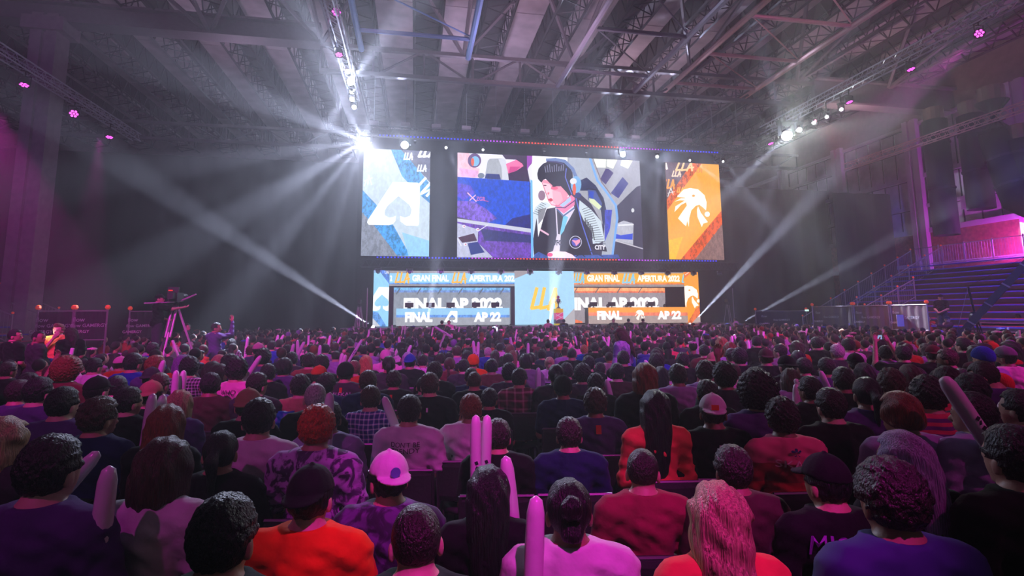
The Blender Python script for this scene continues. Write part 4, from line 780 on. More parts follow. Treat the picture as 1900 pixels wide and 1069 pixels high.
def blotch(c0, c1, c2, sc, mid=.5):
    def f(nt, v, b):
        n = nt.nodes.new('ShaderNodeTexNoise'); n.inputs['Scale'].default_value = sc; n.inputs['Detail'].default_value = 4; n.inputs['Distortion'].default_value = 1.5; nt.links.new(v, n.inputs['Vector']); nt.links.new(ramp(nt, n.outputs['Fac'], [(0, c0), (mid - .04, c1), (mid + .05, c2)], False), b.inputs[0])
    return f
def dots(c0, c1, sc):
    def f(nt, v, b):
        n = nt.nodes.new('ShaderNodeTexVoronoi'); n.inputs['Scale'].default_value = sc; nt.links.new(v, n.inputs['Vector']); nt.links.new(ramp(nt, n.outputs['Distance'], [(0, c1), (.25, c0)]), b.inputs[0])
    return f
def zband(stops):
    def f(nt, v, b):
        s = nt.nodes.new('ShaderNodeSeparateXYZ'); nt.links.new(v, s.inputs[0]); nt.links.new(ramp(nt, s.outputs['Z'], stops), b.inputs[0])
    return f
PAT = {'blueplaid': (plaid((40, 50, 120), (90, 100, 180), (225, 225, 240), 7), 'blue and white plaid shirt'), 'redplaid': (plaid((70, 18, 36), (95, 30, 52), (190, 130, 150), 3.2), 'dark red plaid shirt'),
       'greyplaid': (plaid((30, 30, 36), (90, 90, 100), (200, 200, 210), 9), 'black and white checked shirt'), 'stripe': (stripes((200, 50, 90), (90, 30, 110), 6.5), 'red and purple striped shirt'),
       'camo': (blotch((20, 12, 30), (70, 40, 90), (175, 140, 200), 11), 'dark purple and white mottled shirt'), 'tiedye': (blotch((16, 8, 24), (40, 20, 60), (90, 50, 120), 8), 'black and purple tie-dye shirt'),
       'print': (dots((200, 180, 200), (40, 30, 50), 28), 'pale shirt with small dark print'), 'redband': (zband([(0, (14, 14, 24)), (.74, (190, 30, 34)), (.87, (16, 18, 36))]), 'navy shirt with a broad red band'),
       'jersey': (zband([(0, (190, 30, 50)), (.80, (150, 20, 44)), (.92, (215, 90, 130))]), 'red and pink sports jersey'), 'raglan': (blotch((30, 34, 90), (34, 38, 96), (40, 44, 104), 1), 'navy raglan shirt with grey back'),
       'denim': (blotch((70, 74, 120), (110, 112, 160), (170, 168, 205), 6), 'faded denim jacket')}
PM_ = {k: patmat('cloth_' + k, v[0]) for k, v in PAT.items()}
def B_(side_arms, W=1.0, heavy=1.0, stand=False):
    g = heavy; P = [('e', (0, -.005, .90), (.165 * W * g, .105 * g, .19)), ('e', (0, .01 + .02 * (g - 1) * 8, .68), (.150 * W * g, .115 * g, .19)), ('e', (0, -.01, .53), (.175 * g, .14, .12)),
         ('c', (0, -.025, 1.02), (.175 * W, -.02, .98), .064, .062), ('c', (0, -.025, 1.02), (-.175 * W, -.02, .98), .064, .062), ('c', (0, -.05, .93), (0, -.02, 1.06), .078, .060)]
    return P
HEAD = [('c', (0, -.025, .98), (0, -.002, 1.11), .058, .053), ('e', (0, .012, 1.185), (.082, .097, .101), .02), ('e', (0, .045, 1.125), (.056, .058, .062), .03), ('c', (0, .085, 1.085), (0, .09, 1.08), .024, .02, .02),
        ('c', (0, .103, 1.165), (0, .122, 1.135), .010, .014, .012), ('c', (-.035, .088, 1.192), (.035, .088, 1.192), .014, .014, .015), ('c', (-.012, .102, 1.105), (.012, .102, 1.105), .010, .010, .01),
        ('e', (.084, .0, 1.148), (.012, .022, .034), .01), ('e', (-.084, .0, 1.148), (.012, .022, .034), .01), ('e', (.03, .098, 1.172), (.016, .012, .011), .012), ('e', (-.03, .098, 1.172), (.016, .012, .011), .012)]
ARMS = {'rest': ((.25, .03, .70), (.12, .30, .62)), 'hold': ((.25, .10, .72), (.14, .30, .93)), 'phone': ((.22, .25, 1.02), (.11, .34, 1.34)), 'up': ((.33, .10, 1.12), (.30, .20, 1.40)),
        'side': ((.24, -.02, .68), (.25, .04, .44)), 'front': ((.23, .02, .68), (.05, .22, .55)), 'mic': ((.24, .06, .72), (.06, .24, 1.02)), 'point': ((.26, .25, .90), (.22, .52, .95))}
def arm_prims(pose, W, grow=0, upto=2):
    out = []
    for s, nm in zip((-1, 1), pose):
        e_, w = ARMS[nm]; S0 = (s * .2 * W, -.015, .962); E = (s * e_[0] * W, e_[1], e_[2]); Wr = (s * w[0], w[1], w[2])
        if upto == 1: M_ = tuple(S0[i] + (E[i] - S0[i]) * .72 for i in range(3)); out.append(('c', S0, M_, .062 + grow, .056 + grow))
        else: out += [('c', S0, E, .052 + grow, .042 + grow), ('c', E, tuple(E[i] + (Wr[i] - E[i]) * (.9 if upto == 2 and grow else 1) for i in range(3)), .040 + grow, .027 + grow)]
    return out
def hand_mesh(wr, el, s):
    wr, el = Vector(wr), Vector(el); d = (wr - el).normalized(); side = Vector((s, 0, 0)); side = (side - d * side.dot(d)).normalized(); nrm_ = d.cross(side) * s
    loc = lambda a, b_, c: wr + d * a - side * b_ + nrm_ * c
    P = [('c', loc(-.02, 0, 0), loc(.02, 0, 0), .025, .027, .015), ('c', loc(.03, -.022, 0), loc(.075, -.024, .0), .016, .013, .012), ('c', loc(.03, .02, 0), loc(.08, .022, .0), .018, .014, .012), ('c', loc(.03, 0, 0), loc(.08, 0, 0), .018, .014, .012)]
    for j, L in enumerate((.055, .072, .078, .068)):
        b0 = -.031 + j * .0205; k1 = loc(.082, b0, 0); k2 = loc(.082 + L * .5, b0 * 1.05, -.014); k3 = loc(.082 + L * .72, b0, -.042)
        P += [('c', k1, k2, .0095, .0085, .003), ('c', k2, k3, .0085, .0075, .003)]
    P += [('c', loc(.015, .028, -.004), loc(.05, .055, -.018), .013, .011, .008), ('c', loc(.05, .055, -.018), loc(.078, .052, -.036), .0105, .009, .003)]
    allp = np.array([list(p[1]) for p in P] + [list(p[2]) for p in P]); lo, hi = allp.min(0) - .04, allp.max(0) + .04
    ax = [np.arange(lo[i], hi[i], .0065) for i in range(3)]; return nets(ax, evalsdf(ax, P, .01))
def wr(V, amp=.006, f=1.): 
    x, y, z = V[0][:, None, None] * f, V[1][None, :, None] * f, V[2][None, None, :] * f
    return amp * (np.sin(x * 31 + 4 * np.sin(z * 17 + y * 9)) * np.sin(z * 43 + 5 * np.sin(x * 13)) + .6 * np.sin(z * 71 + x * 37 + y * 23))
LEG_S = [('c', (s * .09, 0, .53), (s * .13, .44, .53), .088, .062) for s in (-1, 1)] + [('c', (s * .13, .44, .53), (s * .13, .48, .10), .058, .042) for s in (-1, 1)]
FOOT_S = [('c', (s * .13, .47, .05), (s * .14, .64, .035), .046, .034) for s in (-1, 1)]
LEG_T = [('c', (s * .09, 0, .50), (s * .10, .01, .02), .088, .062) for s in (-1, 1)] + [('c', (s * .10, .01, .02), (s * .11, -.02, -.36), .058, .045) for s in (-1, 1)]
FOOT_T = [('c', (s * .11, -.03, -.40), (s * .13, .14, -.415), .046, .034) for s in (-1, 1)]
PART = {}
def base(kind, pose, stand):
    key = ('b', kind, pose, stand)
    if key in PART: return PART[key]
    W, g = dict(m=(1, 1), f=(.86, .9), h=(1.1, 1.2))[kind]; zlo = -.5 if stand else -.02
    up = max(ARMS[p][1][2] for p in pose) + .06
    ax = (axis(-.42, -.1, .1, .42, .02, .0095), axis(-.24, -.1, .15, .72 if not stand else .6, .024, .011), axis(zlo, .98, 1.31, max(1.33, up), .022, .0095))
    pr = B_(None, W, g) + arm_prims(pose, W) + HEAD + (LEG_T if stand else LEG_S) + (FOOT_T if stand else FOOT_S)
    V, F = nets(ax, evalsdf(ax, pr)); mi = np.zeros(len(F), int); C_ = V[F].mean(1)
    for s in (-1, 1): mi[np.linalg.norm((C_ - (s * .03, .106, 1.172)) / (.016, .02, .007), axis=1) < 1] = 2; mi[np.linalg.norm((C_ - (s * .032, .102, 1.196)) / (.02, .02, .006), axis=1) < 1] = 3
    mi[np.linalg.norm((C_ - (0, .112, 1.105)) / (.022, .012, .008), axis=1) < 1] = 1
    for s, nm in zip((-1, 1), pose):
        e_, w = ARMS[nm]; hv, hf = hand_mesh((s * w[0], w[1], w[2]), (s * e_[0] * W, e_[1], e_[2]), s); F = np.concatenate([F, hf + len(V)]); mi = np.concatenate([mi, np.zeros(len(hf), int)]); V = np.concatenate([V, hv])
    PART[key] = (V, F, mi); return PART[key]
YAWS = (-75, -50, -30, -15, 0, 15, 30, 50, 75)
def headrot(V, yaw, pitch):
    w = np.clip((V[:, 2] - 1.02) / .08, 0, 1); w = w * w * (3 - 2 * w)
    w = w * (np.abs(V[:, 0]) < .14) * (V[:, 1] < .2); out = V.copy(); piv = np.array((0, -.01, 1.06))
    a = np.radians(yaw) * w; b_ = -np.radians(pitch) * w; p = V - piv
    y1 = p[:, 1] * np.cos(b_) - p[:, 2] * np.sin(b_); z1 = p[:, 1] * np.sin(b_) + p[:, 2] * np.cos(b_); x1 = p[:, 0]
    out[:, 0] = x1 * np.cos(a) - y1 * np.sin(a); out[:, 1] = x1 * np.sin(a) + y1 * np.cos(a); out[:, 2] = z1; return out + piv
def headmat(yaw, pitch): p = Vector((0, -.01, 1.06)); return Matrix.Translation(p) @ Matrix.Rotation(math.radians(yaw), 4, 'Z') @ Matrix.Rotation(-math.radians(pitch), 4, 'X') @ Matrix.Translation(-p)
def body_mesh(kind, pose, stand, yaw, pitch):
    key = ('B', kind, pose, stand, yaw, pitch)
    if key not in PART: V, F, mi = base(kind, pose, stand); PART[key] = mk('body', headrot(V, yaw, pitch), F, [skin, lipm, eyem, browm], mi)
    return PART[key]
def shirt_mesh(kind, pose, sleeve, stand, hood=False):
    key = ('S', kind, pose, sleeve, stand, hood)
    if key in PART: return PART[key]
    W, g = dict(m=(1, 1), f=(.86, .9), h=(1.1, 1.2))[kind]; grow = .016
    pr = [(p[0], p[1], tuple(r + grow for r in p[2])) if p[0] == 'e' else (*p[:3], p[3] + grow, p[4] + grow) for p in B_(None, W, g)] + arm_prims(pose, W, grow, 1 if sleeve == 'short' else 2)
    if hood: pr += [('e', (0, -.085, 1.03), (.13, .055, .075), .04), ('e', (0, -.10, .96), (.10, .04, .09), .04)]
    ax = (axis(-.44, 0, 0, .46, .017, .017), axis(-.26, 0, 0, .5, .019, .019), axis(.42, 0, 0, 1.42 if max(ARMS[p][1][2] for p in pose) > 1.1 else 1.12, .017, .017)); D = evalsdf(ax, pr, .035) + wr(ax)
    x, y, z = ax[0][:, None, None], ax[1][None, :, None], ax[2][None, None, :]
    neck = np.sqrt(x ** 2 + (y + .012) ** 2) - .066; neck = np.maximum(neck, 1.02 - z + .1 * y + 0 * x); D = np.maximum(D, -neck)
    top = (z - 1.078) + 0 * x + 0 * y; D = np.where(np.abs(x + 0 * y + 0 * z) < .12, np.maximum(D, top), D); D = np.maximum(D, .46 - z + 0 * x + 0 * y)
    V, F = nets(ax, D); PART[key] = mk('shirt', V, F, [cloth]); return PART[key]
def trouser_mesh(stand):
    key = ('T', stand)
    if key not in PART:
        pr = [('e', (0, -.01, .53), (.185, .15, .12))] + [(*p[:3], p[3] + .014, p[4] + .02) for p in (LEG_T if stand else LEG_S)]
        ax = (axis(-.3, 0, 0, .3, .022, .022), axis(-.22, 0, 0, .66 if not stand else .24, .024, .024), axis(-.36 if stand else .06, 0, 0, .68, .024, .024)); V, F = nets(ax, evalsdf(ax, pr, .03) + wr(ax, .005)); PART[key] = mk('trousers', V, F, [trous])
        pr = [(*p[:3], p[3] + .012, p[4] + .012) for p in (FOOT_T if stand else FOOT_S)]; z0 = -.46 if stand else -.0
        ax = (axis(-.24, 0, 0, .24, .018, .018), axis(-.16 if stand else .36, 0, 0, .26 if stand else .74, .018, .018), axis(z0 - .02, 0, 0, z0 + .16, .016, .016)); V, F = nets(ax, evalsdf(ax, pr, .02)); PART[('F', stand)] = mk('shoe', V, F, [mat('shoe_rubber', (.08, .08, .09), .6, var=.3)])
    return PART[key]
H0 = np.array((0, .012, 1.185))
def hair_mesh(t):
    key = ('H', t)
    if key in PART: return PART[key]
    th, sh, lo, nz, nf = dict(short=(.014, .010, -.075, .0032, 3.6), buzz=(.004, .004, -.06, .0008, 5), messy=(.021, .014, -.07, .005, 3), curly=(.025, .014, -.08, .0055, 4.5), afro=(.052, .016, -.09, .008, 5), bowl=(.024, .008, -.075, .003, 2), quiff=(.016, .012, -.07, .006, 2.5),
                              long=(.020, .006, -.3, .003, 2), wavy=(.024, .006, -.26, .004, 2), bob=(.026, .006, -.15, .004, 2), tied=(.010, .006, -.075, .002, 2), bun=(.010, .006, -.075, .002, 2), under=(.010, .004, -.075, .003, 3), braid=(.012, .006, -.075, .002, 2))[t]
    r = np.array((.082, .097, .101)) + th; c = H0 + (0, -sh * .7, sh)
    pr = [('e', tuple(c), tuple(r), .02)]
    if t in ('long', 'wavy'): pr += [('e', (0, -.075, 1.06), (.095, .055, .2), .05), ('e', (0, -.10, .93), (.085, .045, .22), .05), ('e', (.075, .0, 1.07), (.03, .06, .15), .04), ('e', (-.075, .0, 1.07), (.03, .06, .15), .04)]
    if t == 'bob': pr += [('e', (0, -.05, 1.11), (.10, .075, .12), .04), ('e', (.078, .02, 1.1), (.028, .055, .1), .03), ('e', (-.078, .02, 1.1), (.028, .055, .1), .03)]
    if t == 'bowl': pr += [('e', (0, -.03, 1.15), (.088, .085, .085), .03)]
    if t == 'quiff': pr += [('e', (0, .07, 1.29), (.06, .045, .035), .03)]
    if t == 'tied': pr += [('c', (0, -.10, 1.20), (0, -.15, 1.16), .024, .035, .02), ('c', (0, -.15, 1.16), (0, -.12, .98), .035, .018, .02)]
    if t == 'braid': pr += [('e', (.004 * (-1) ** k, -.11 - .004 * k, 1.13 - .042 * k), (.026, .024, .03), .008) for k in range(8)]
    if t == 'bun': pr += [('e', (0, -.105, 1.225), (.045, .04, .045), .01), ('c', (0, -.09, 1.12), (0, -.085, 1.01), .045, .02, .03)]
    st = .0085; zl = .70 if t in ('long', 'wavy') else (.86 if t in ('braid', 'tied') else .98)
    ax = (np.arange(-.17, .171, st), np.arange(-.21, .19, st), np.arange(zl, 1.42, st if zl > .9 else .012)); D = evalsdf(ax, pr, .02)
    x, y, z = ax[0][:, None, None], ax[1][None, :, None] - H0[1], ax[2][None, None, :] - H0[2]
    if t in ('long', 'wavy', 'bob', 'tied', 'bun', 'braid', 'bowl'): D = D + nz * (np.sin(x * 95 + 3 * np.sin(z * 9 * nf) + y * 40) + .6 * np.sin(x * 190 + 5 * z)) * (1 if t != 'wavy' else 1) + (nz * np.sin(z * 60 + x * 30) if t == 'wavy' else 0)
    else: D = D + nz * (np.sin(x * 40 * nf + 2 * np.sin(y * 31 * nf)) * np.sin(y * 37 * nf + 2 * np.sin(z * 29 * nf)) + np.sin(z * 41 * nf + 3 * np.sin(x * 33 * nf)) * .8)
    face = np.maximum(np.maximum(np.abs(x) - .083, .035 - y + (z > .0) * .0), z - .052 - .2 * np.abs(x)) + 0 * z; D = np.maximum(D, -face)
    if t not in ('long', 'wavy', 'bob', 'bowl'): ear = np.maximum(np.maximum(-.018 - y, y - .2), z + .012) + 0 * x; D = np.maximum(D, -ear)
    if zl > .9 and t != 'bob': D = np.maximum(D, (lo - z) + .35 * np.maximum(y, -.02) + 0 * x)
    else: D = np.maximum(D, np.where((z < -.06) & (y > -.02), .02, -1) + 0 * x) if t in ('tied', 'braid') else D
    V, F = nets(ax, D); PART[key] = mk('hair', V, F, [hair_c if t in ('curly', 'afro', 'messy', 'buzz', 'short') else hair_s]); return PART[key]
def cap_mesh(t):
    key = ('C', t)
    if key in PART: return PART[key]
    st = .0085; ax = (np.arange(-.14, .141, st), np.arange(-.24, .26, st), np.arange(1.13, 1.36, st)); x, y, z = ax[0][:, None, None], ax[1][None, :, None] - H0[1], ax[2][None, None, :] - H0[2]
    D = evalsdf(ax, [('e', tuple(H0 + (0, -.004, .012)), (.097, .114, .115))])
    if t == 'beanie': D = np.minimum(D - .006, .5) + .003 * np.sin(np.arctan2(y, x) * 40) + 0 * z; D = np.maximum(D, (-.015 - z) + .25 * y + 0 * x)
    else:
        sgn = 1 if t == 'cap' else -1; D = D + .0015 * np.cos(np.arctan2(y, x) * 6) ** 8; D = np.maximum(D, .022 - z + .06 * y * sgn + 0 * x)
        br = np.sqrt((x / .082) ** 2 + ((sgn * y - .085) / .095) ** 2) - 1; pl = np.abs(z - .030 + .25 * np.maximum(sgn * y - .09, 0) + 1.6 * x ** 2) - .006; D = np.minimum(D, np.maximum(np.maximum(br * .08, pl), .05 - sgn * y))
        D = smin(D, np.sqrt(x ** 2 + y ** 2 + (z - .130) ** 2) - .009, .006)
        if t == 'snap': hole = np.sqrt(x ** 2 + (z - .035) ** 2) - .028; D = np.maximum(D, -np.maximum(hole, .05 - y * 1.) - 0 * z)
    V, F = nets(ax, D); PART[key] = mk('cap', V, F, [cloth]); return PART[key]
def beard_mesh():
    key = ('beard',)
    if key not in PART:
        st = .008; ax = (np.arange(-.1, .1, st), np.arange(-.03, .15, st), np.arange(1.02, 1.2, st)); D = evalsdf(ax, [('e', (0, .045, 1.12), (.062, .064, .066)), ('c', (0, .085, 1.082), (0, .09, 1.078), .032, .028)], .03)
        x, y, z = ax[0][:, None, None], ax[1][None, :, None], ax[2][None, None, :]; D = np.maximum(D, z - 1.128 + 0 * x + 0 * y); D = np.maximum(D, -(np.sqrt((x / 1.6) ** 2 + (z - 1.105) ** 2) - .010 + np.maximum(.09 - y, 0))); V, F = nets(ax, D); PART[key] = mk('beard', V, F, [hair_c])
    return PART[key]
HC = dict(black=(.007, .006, .008), dark=(.014, .009, .008), brown=(.045, .022, .014), light=(.16, .09, .05), blond=(.42, .28, .15), grey=(.42, .38, .38), red=(.50, .03, .02), auburn=(.17, .035, .015), lilac=(.34, .24, .48), purple=(.20, .07, .34), ginger=(.40, .15, .05), pink=(.5, .2, .35))
CC = dict(black=(16, 16, 20), navy=(24, 30, 72), white=(205, 200, 206), grey=(120, 116, 124), dgrey=(52, 50, 58), brown=(66, 46, 44), orange=(214, 72, 20), red=(176, 30, 34), burg=(128, 32, 62), coral=(206, 84, 70), green=(34, 66, 60), blue=(36, 50, 150), purple=(76, 46, 110), lilac=(150, 128, 176), pink=(214, 150, 186), rose=(214, 50, 92), tan=(166, 126, 100), yellow=(202, 160, 80), teal=(20, 110, 170), cream=(196, 176, 160), maroon=(96, 30, 50))
CN = dict(dgrey='dark grey', burg='burgundy', lilac='light purple', rose='pinkish red', grey='grey', cream='cream'); HN = dict(light='light brown', dark='dark', grey='silver grey')
TN = dict(short='short', buzz='closely cropped', messy='tousled', curly='curly', afro='big curly', bowl='rounded', quiff='swept up', long='long straight', wavy='long wavy', bob='bob length', tied='tied back', bun='bun tied', under='short', braid='braided')
SK = [(.42, .24, .16), (.50, .31, .22), (.34, .19, .12), (.56, .36, .27), (.26, .14, .09)]
def person(loc, rz, s=1., kind='m', hair='short', hc='dark', top='black', sleeve='short', yaw=0, pitch=0, pose='rest', hat=None, hatc=None, beard=False, stand=False, label='', group=None, hood=False, glasses=False):
    pose = (pose, pose) if isinstance(pose, str) else pose; yaw = min(YAWS, key=lambda v: abs(v - yaw)); pitch = 20 if pitch > 10 else (-10 if pitch < -5 else 0)
    e = empty('person', (loc[0], loc[1], loc[2] + (.46 * s if stand else 0)), rz, label, 'person', group); e.scale = (s, s, s)
    put('body', body_mesh(kind, pose, stand, yaw, pitch), e, color=SK[R.randrange(5)])
    sh_ = put('shirt', shirt_mesh(kind, pose, sleeve, stand, hood), e, color=lin(CC.get(top, (60, 60, 60))))
    if top in PM_: sh_.material_slots[0].link = 'OBJECT'; sh_.material_slots[0].material = PM_[top]
    put('trousers', trouser_mesh(stand), e); put('shoes', PART[('F', stand)], e)
    hm = headmat(yaw, pitch)
    h = put('hair', hair_mesh('under' if hat and hair in ('short', 'messy', 'quiff', 'buzz', 'bowl', 'curly') else hair), e, color=HC[hc]); h.matrix_local = hm
    if hat: c = put('beanie' if hat == 'beanie' else 'cap', cap_mesh(hat), e, color=lin(CC.get(hatc, (30, 30, 34)))); c.matrix_local = hm
    if beard: c = put('beard', beard_mesh(), e, color=HC[hc]); c.matrix_local = hm
    if glasses:
        if 'gl' not in PART:
            m = MB()
            for sx in (-1, 1):
                pts = [(sx * .032 + .022 * math.cos(t), .122, 1.17 + .017 * math.sin(t)) for t in np.linspace(0, 2 * math.pi, 11)]
                for a, b_ in zip(pts[:-1], pts[1:]): m.tube(a, b_, .0022, 4)
                m.tube((sx * .054, .122, 1.175), (sx * .086, .0, 1.178), .0025, 4)
            m.tube((-.01, .124, 1.172), (.01, .124, 1.172), .002, 4); PART['gl'] = m.mesh('glasses'); PART['gl'].materials.append(mat('glasses_frame', (.05, .05, .05), .2, .5))
        c = put('glasses', PART['gl'], e); c.matrix_local = hm
    return e
BV = {}
def back_print(e, text, w, h, z, colr, off=.0, x0=0):
    sh_ = [c for c in e.children if c.name.startswith('shirt') and 'print' not in c.name][0]; me = sh_.data
    if me.name not in BV: BV[me.name] = BVHTree.FromPolygons([v.co for v in me.vertices], [tuple(p.vertices) for p in me.polygons])
    V = []; F = []
    if isinstance(text, str): vs, fs = text_geo(text, off)
    else: vs, fs = text
    xs = [v[0] for v in vs]; zs = [v[1] for v in vs]
    for v in vs:
        x = x0 + ((v[0] - min(xs)) / (max(xs) - min(xs)) - .5) * w; zz = z + ((v[1] - min(zs)) / (max(zs) - min(zs)) - .5) * h
        hit = BV[me.name].ray_cast(Vector((x, -1, zz)), Vector((0, 1, 0)))[0]; V.append((x, (hit.y if hit else -.12) - .014, zz))
    m = MB(); m.add(V, fs); m.build('shirt_print', mat('print_%d_%d_%d' % colr, lin(colr), .8), e)
# chairs
chf = mat('chair_fabric', (.014, .013, .017), .85, bump=.3, bscale=20); chs = mat('chair_tube', (.10, .09, .11), .3, .8)
def chair_tree():
    e = empty('conference_chair', (0, -50, 0), 0, 'x', 'chair', 'black audience chairs')
    m = MB(); n = 8; vs = []
    for i in range(n + 1):
        u = (i / n - .5) * 2; x = u * .23; y = -.215 + .03 * (u * u)
        for z, dy in ((.50, .02), (.54, 0), (.77, -.045), (.80, -.04)): vs += [(x, y + dy, z), (x, y + dy - .028, z)]
    fs = []
    for i in range(n):
        a = i * 8
        for j in range(3): fs += [(a + 2 * j, a + 2 * j + 2, a + 8 + 2 * j + 2, a + 8 + 2 * j), (a + 2 * j + 1, a + 8 + 2 * j + 1, a + 8 + 2 * j + 3, a + 2 * j + 3)]
        fs += [(a + 6, a + 7, a + 15, a + 14), (a, a + 8, a + 9, a + 1)]
    fs += [(0, 1, 3, 2), (2, 3, 5, 4), (4, 5, 7, 6), (8 * n, 8 * n + 2, 8 * n + 3, 8 * n + 1), (8 * n + 2, 8 * n + 4, 8 * n + 5, 8 * n + 3), (8 * n + 4, 8 * n + 6, 8 * n + 7, 8 * n + 5)]
    m.add(vs, fs); m.build('backrest', chf, e); m = MB(); m.lathe((0, .0, .385), [(.18, 0), (.235, .015), (.24, .04), (.22, .055), (.05, .06)], 16); m.build('seat', chf, e, True)
    for s in (-1, 1):
        m = MB(); m.tube((s * .235, -.26, .805), (s * .235, -.21, .42), .012); m.tube((s * .235, -.21, .42), (s * .22, -.27, 0), .012); m.build('leg', chs, e)
        m = MB(); m.tube((s * .235, .2, .40), (s * .22, .22, 0), .012); m.tube((s * .235, .2, .40), (s * .235, -.21, .42), .011); m.build('leg', chs, e)
    m = MB(); m.tube((-.235, -.26, .805), (.235, -.26, .805), .012); m.build('top_tube', chs, e); return e
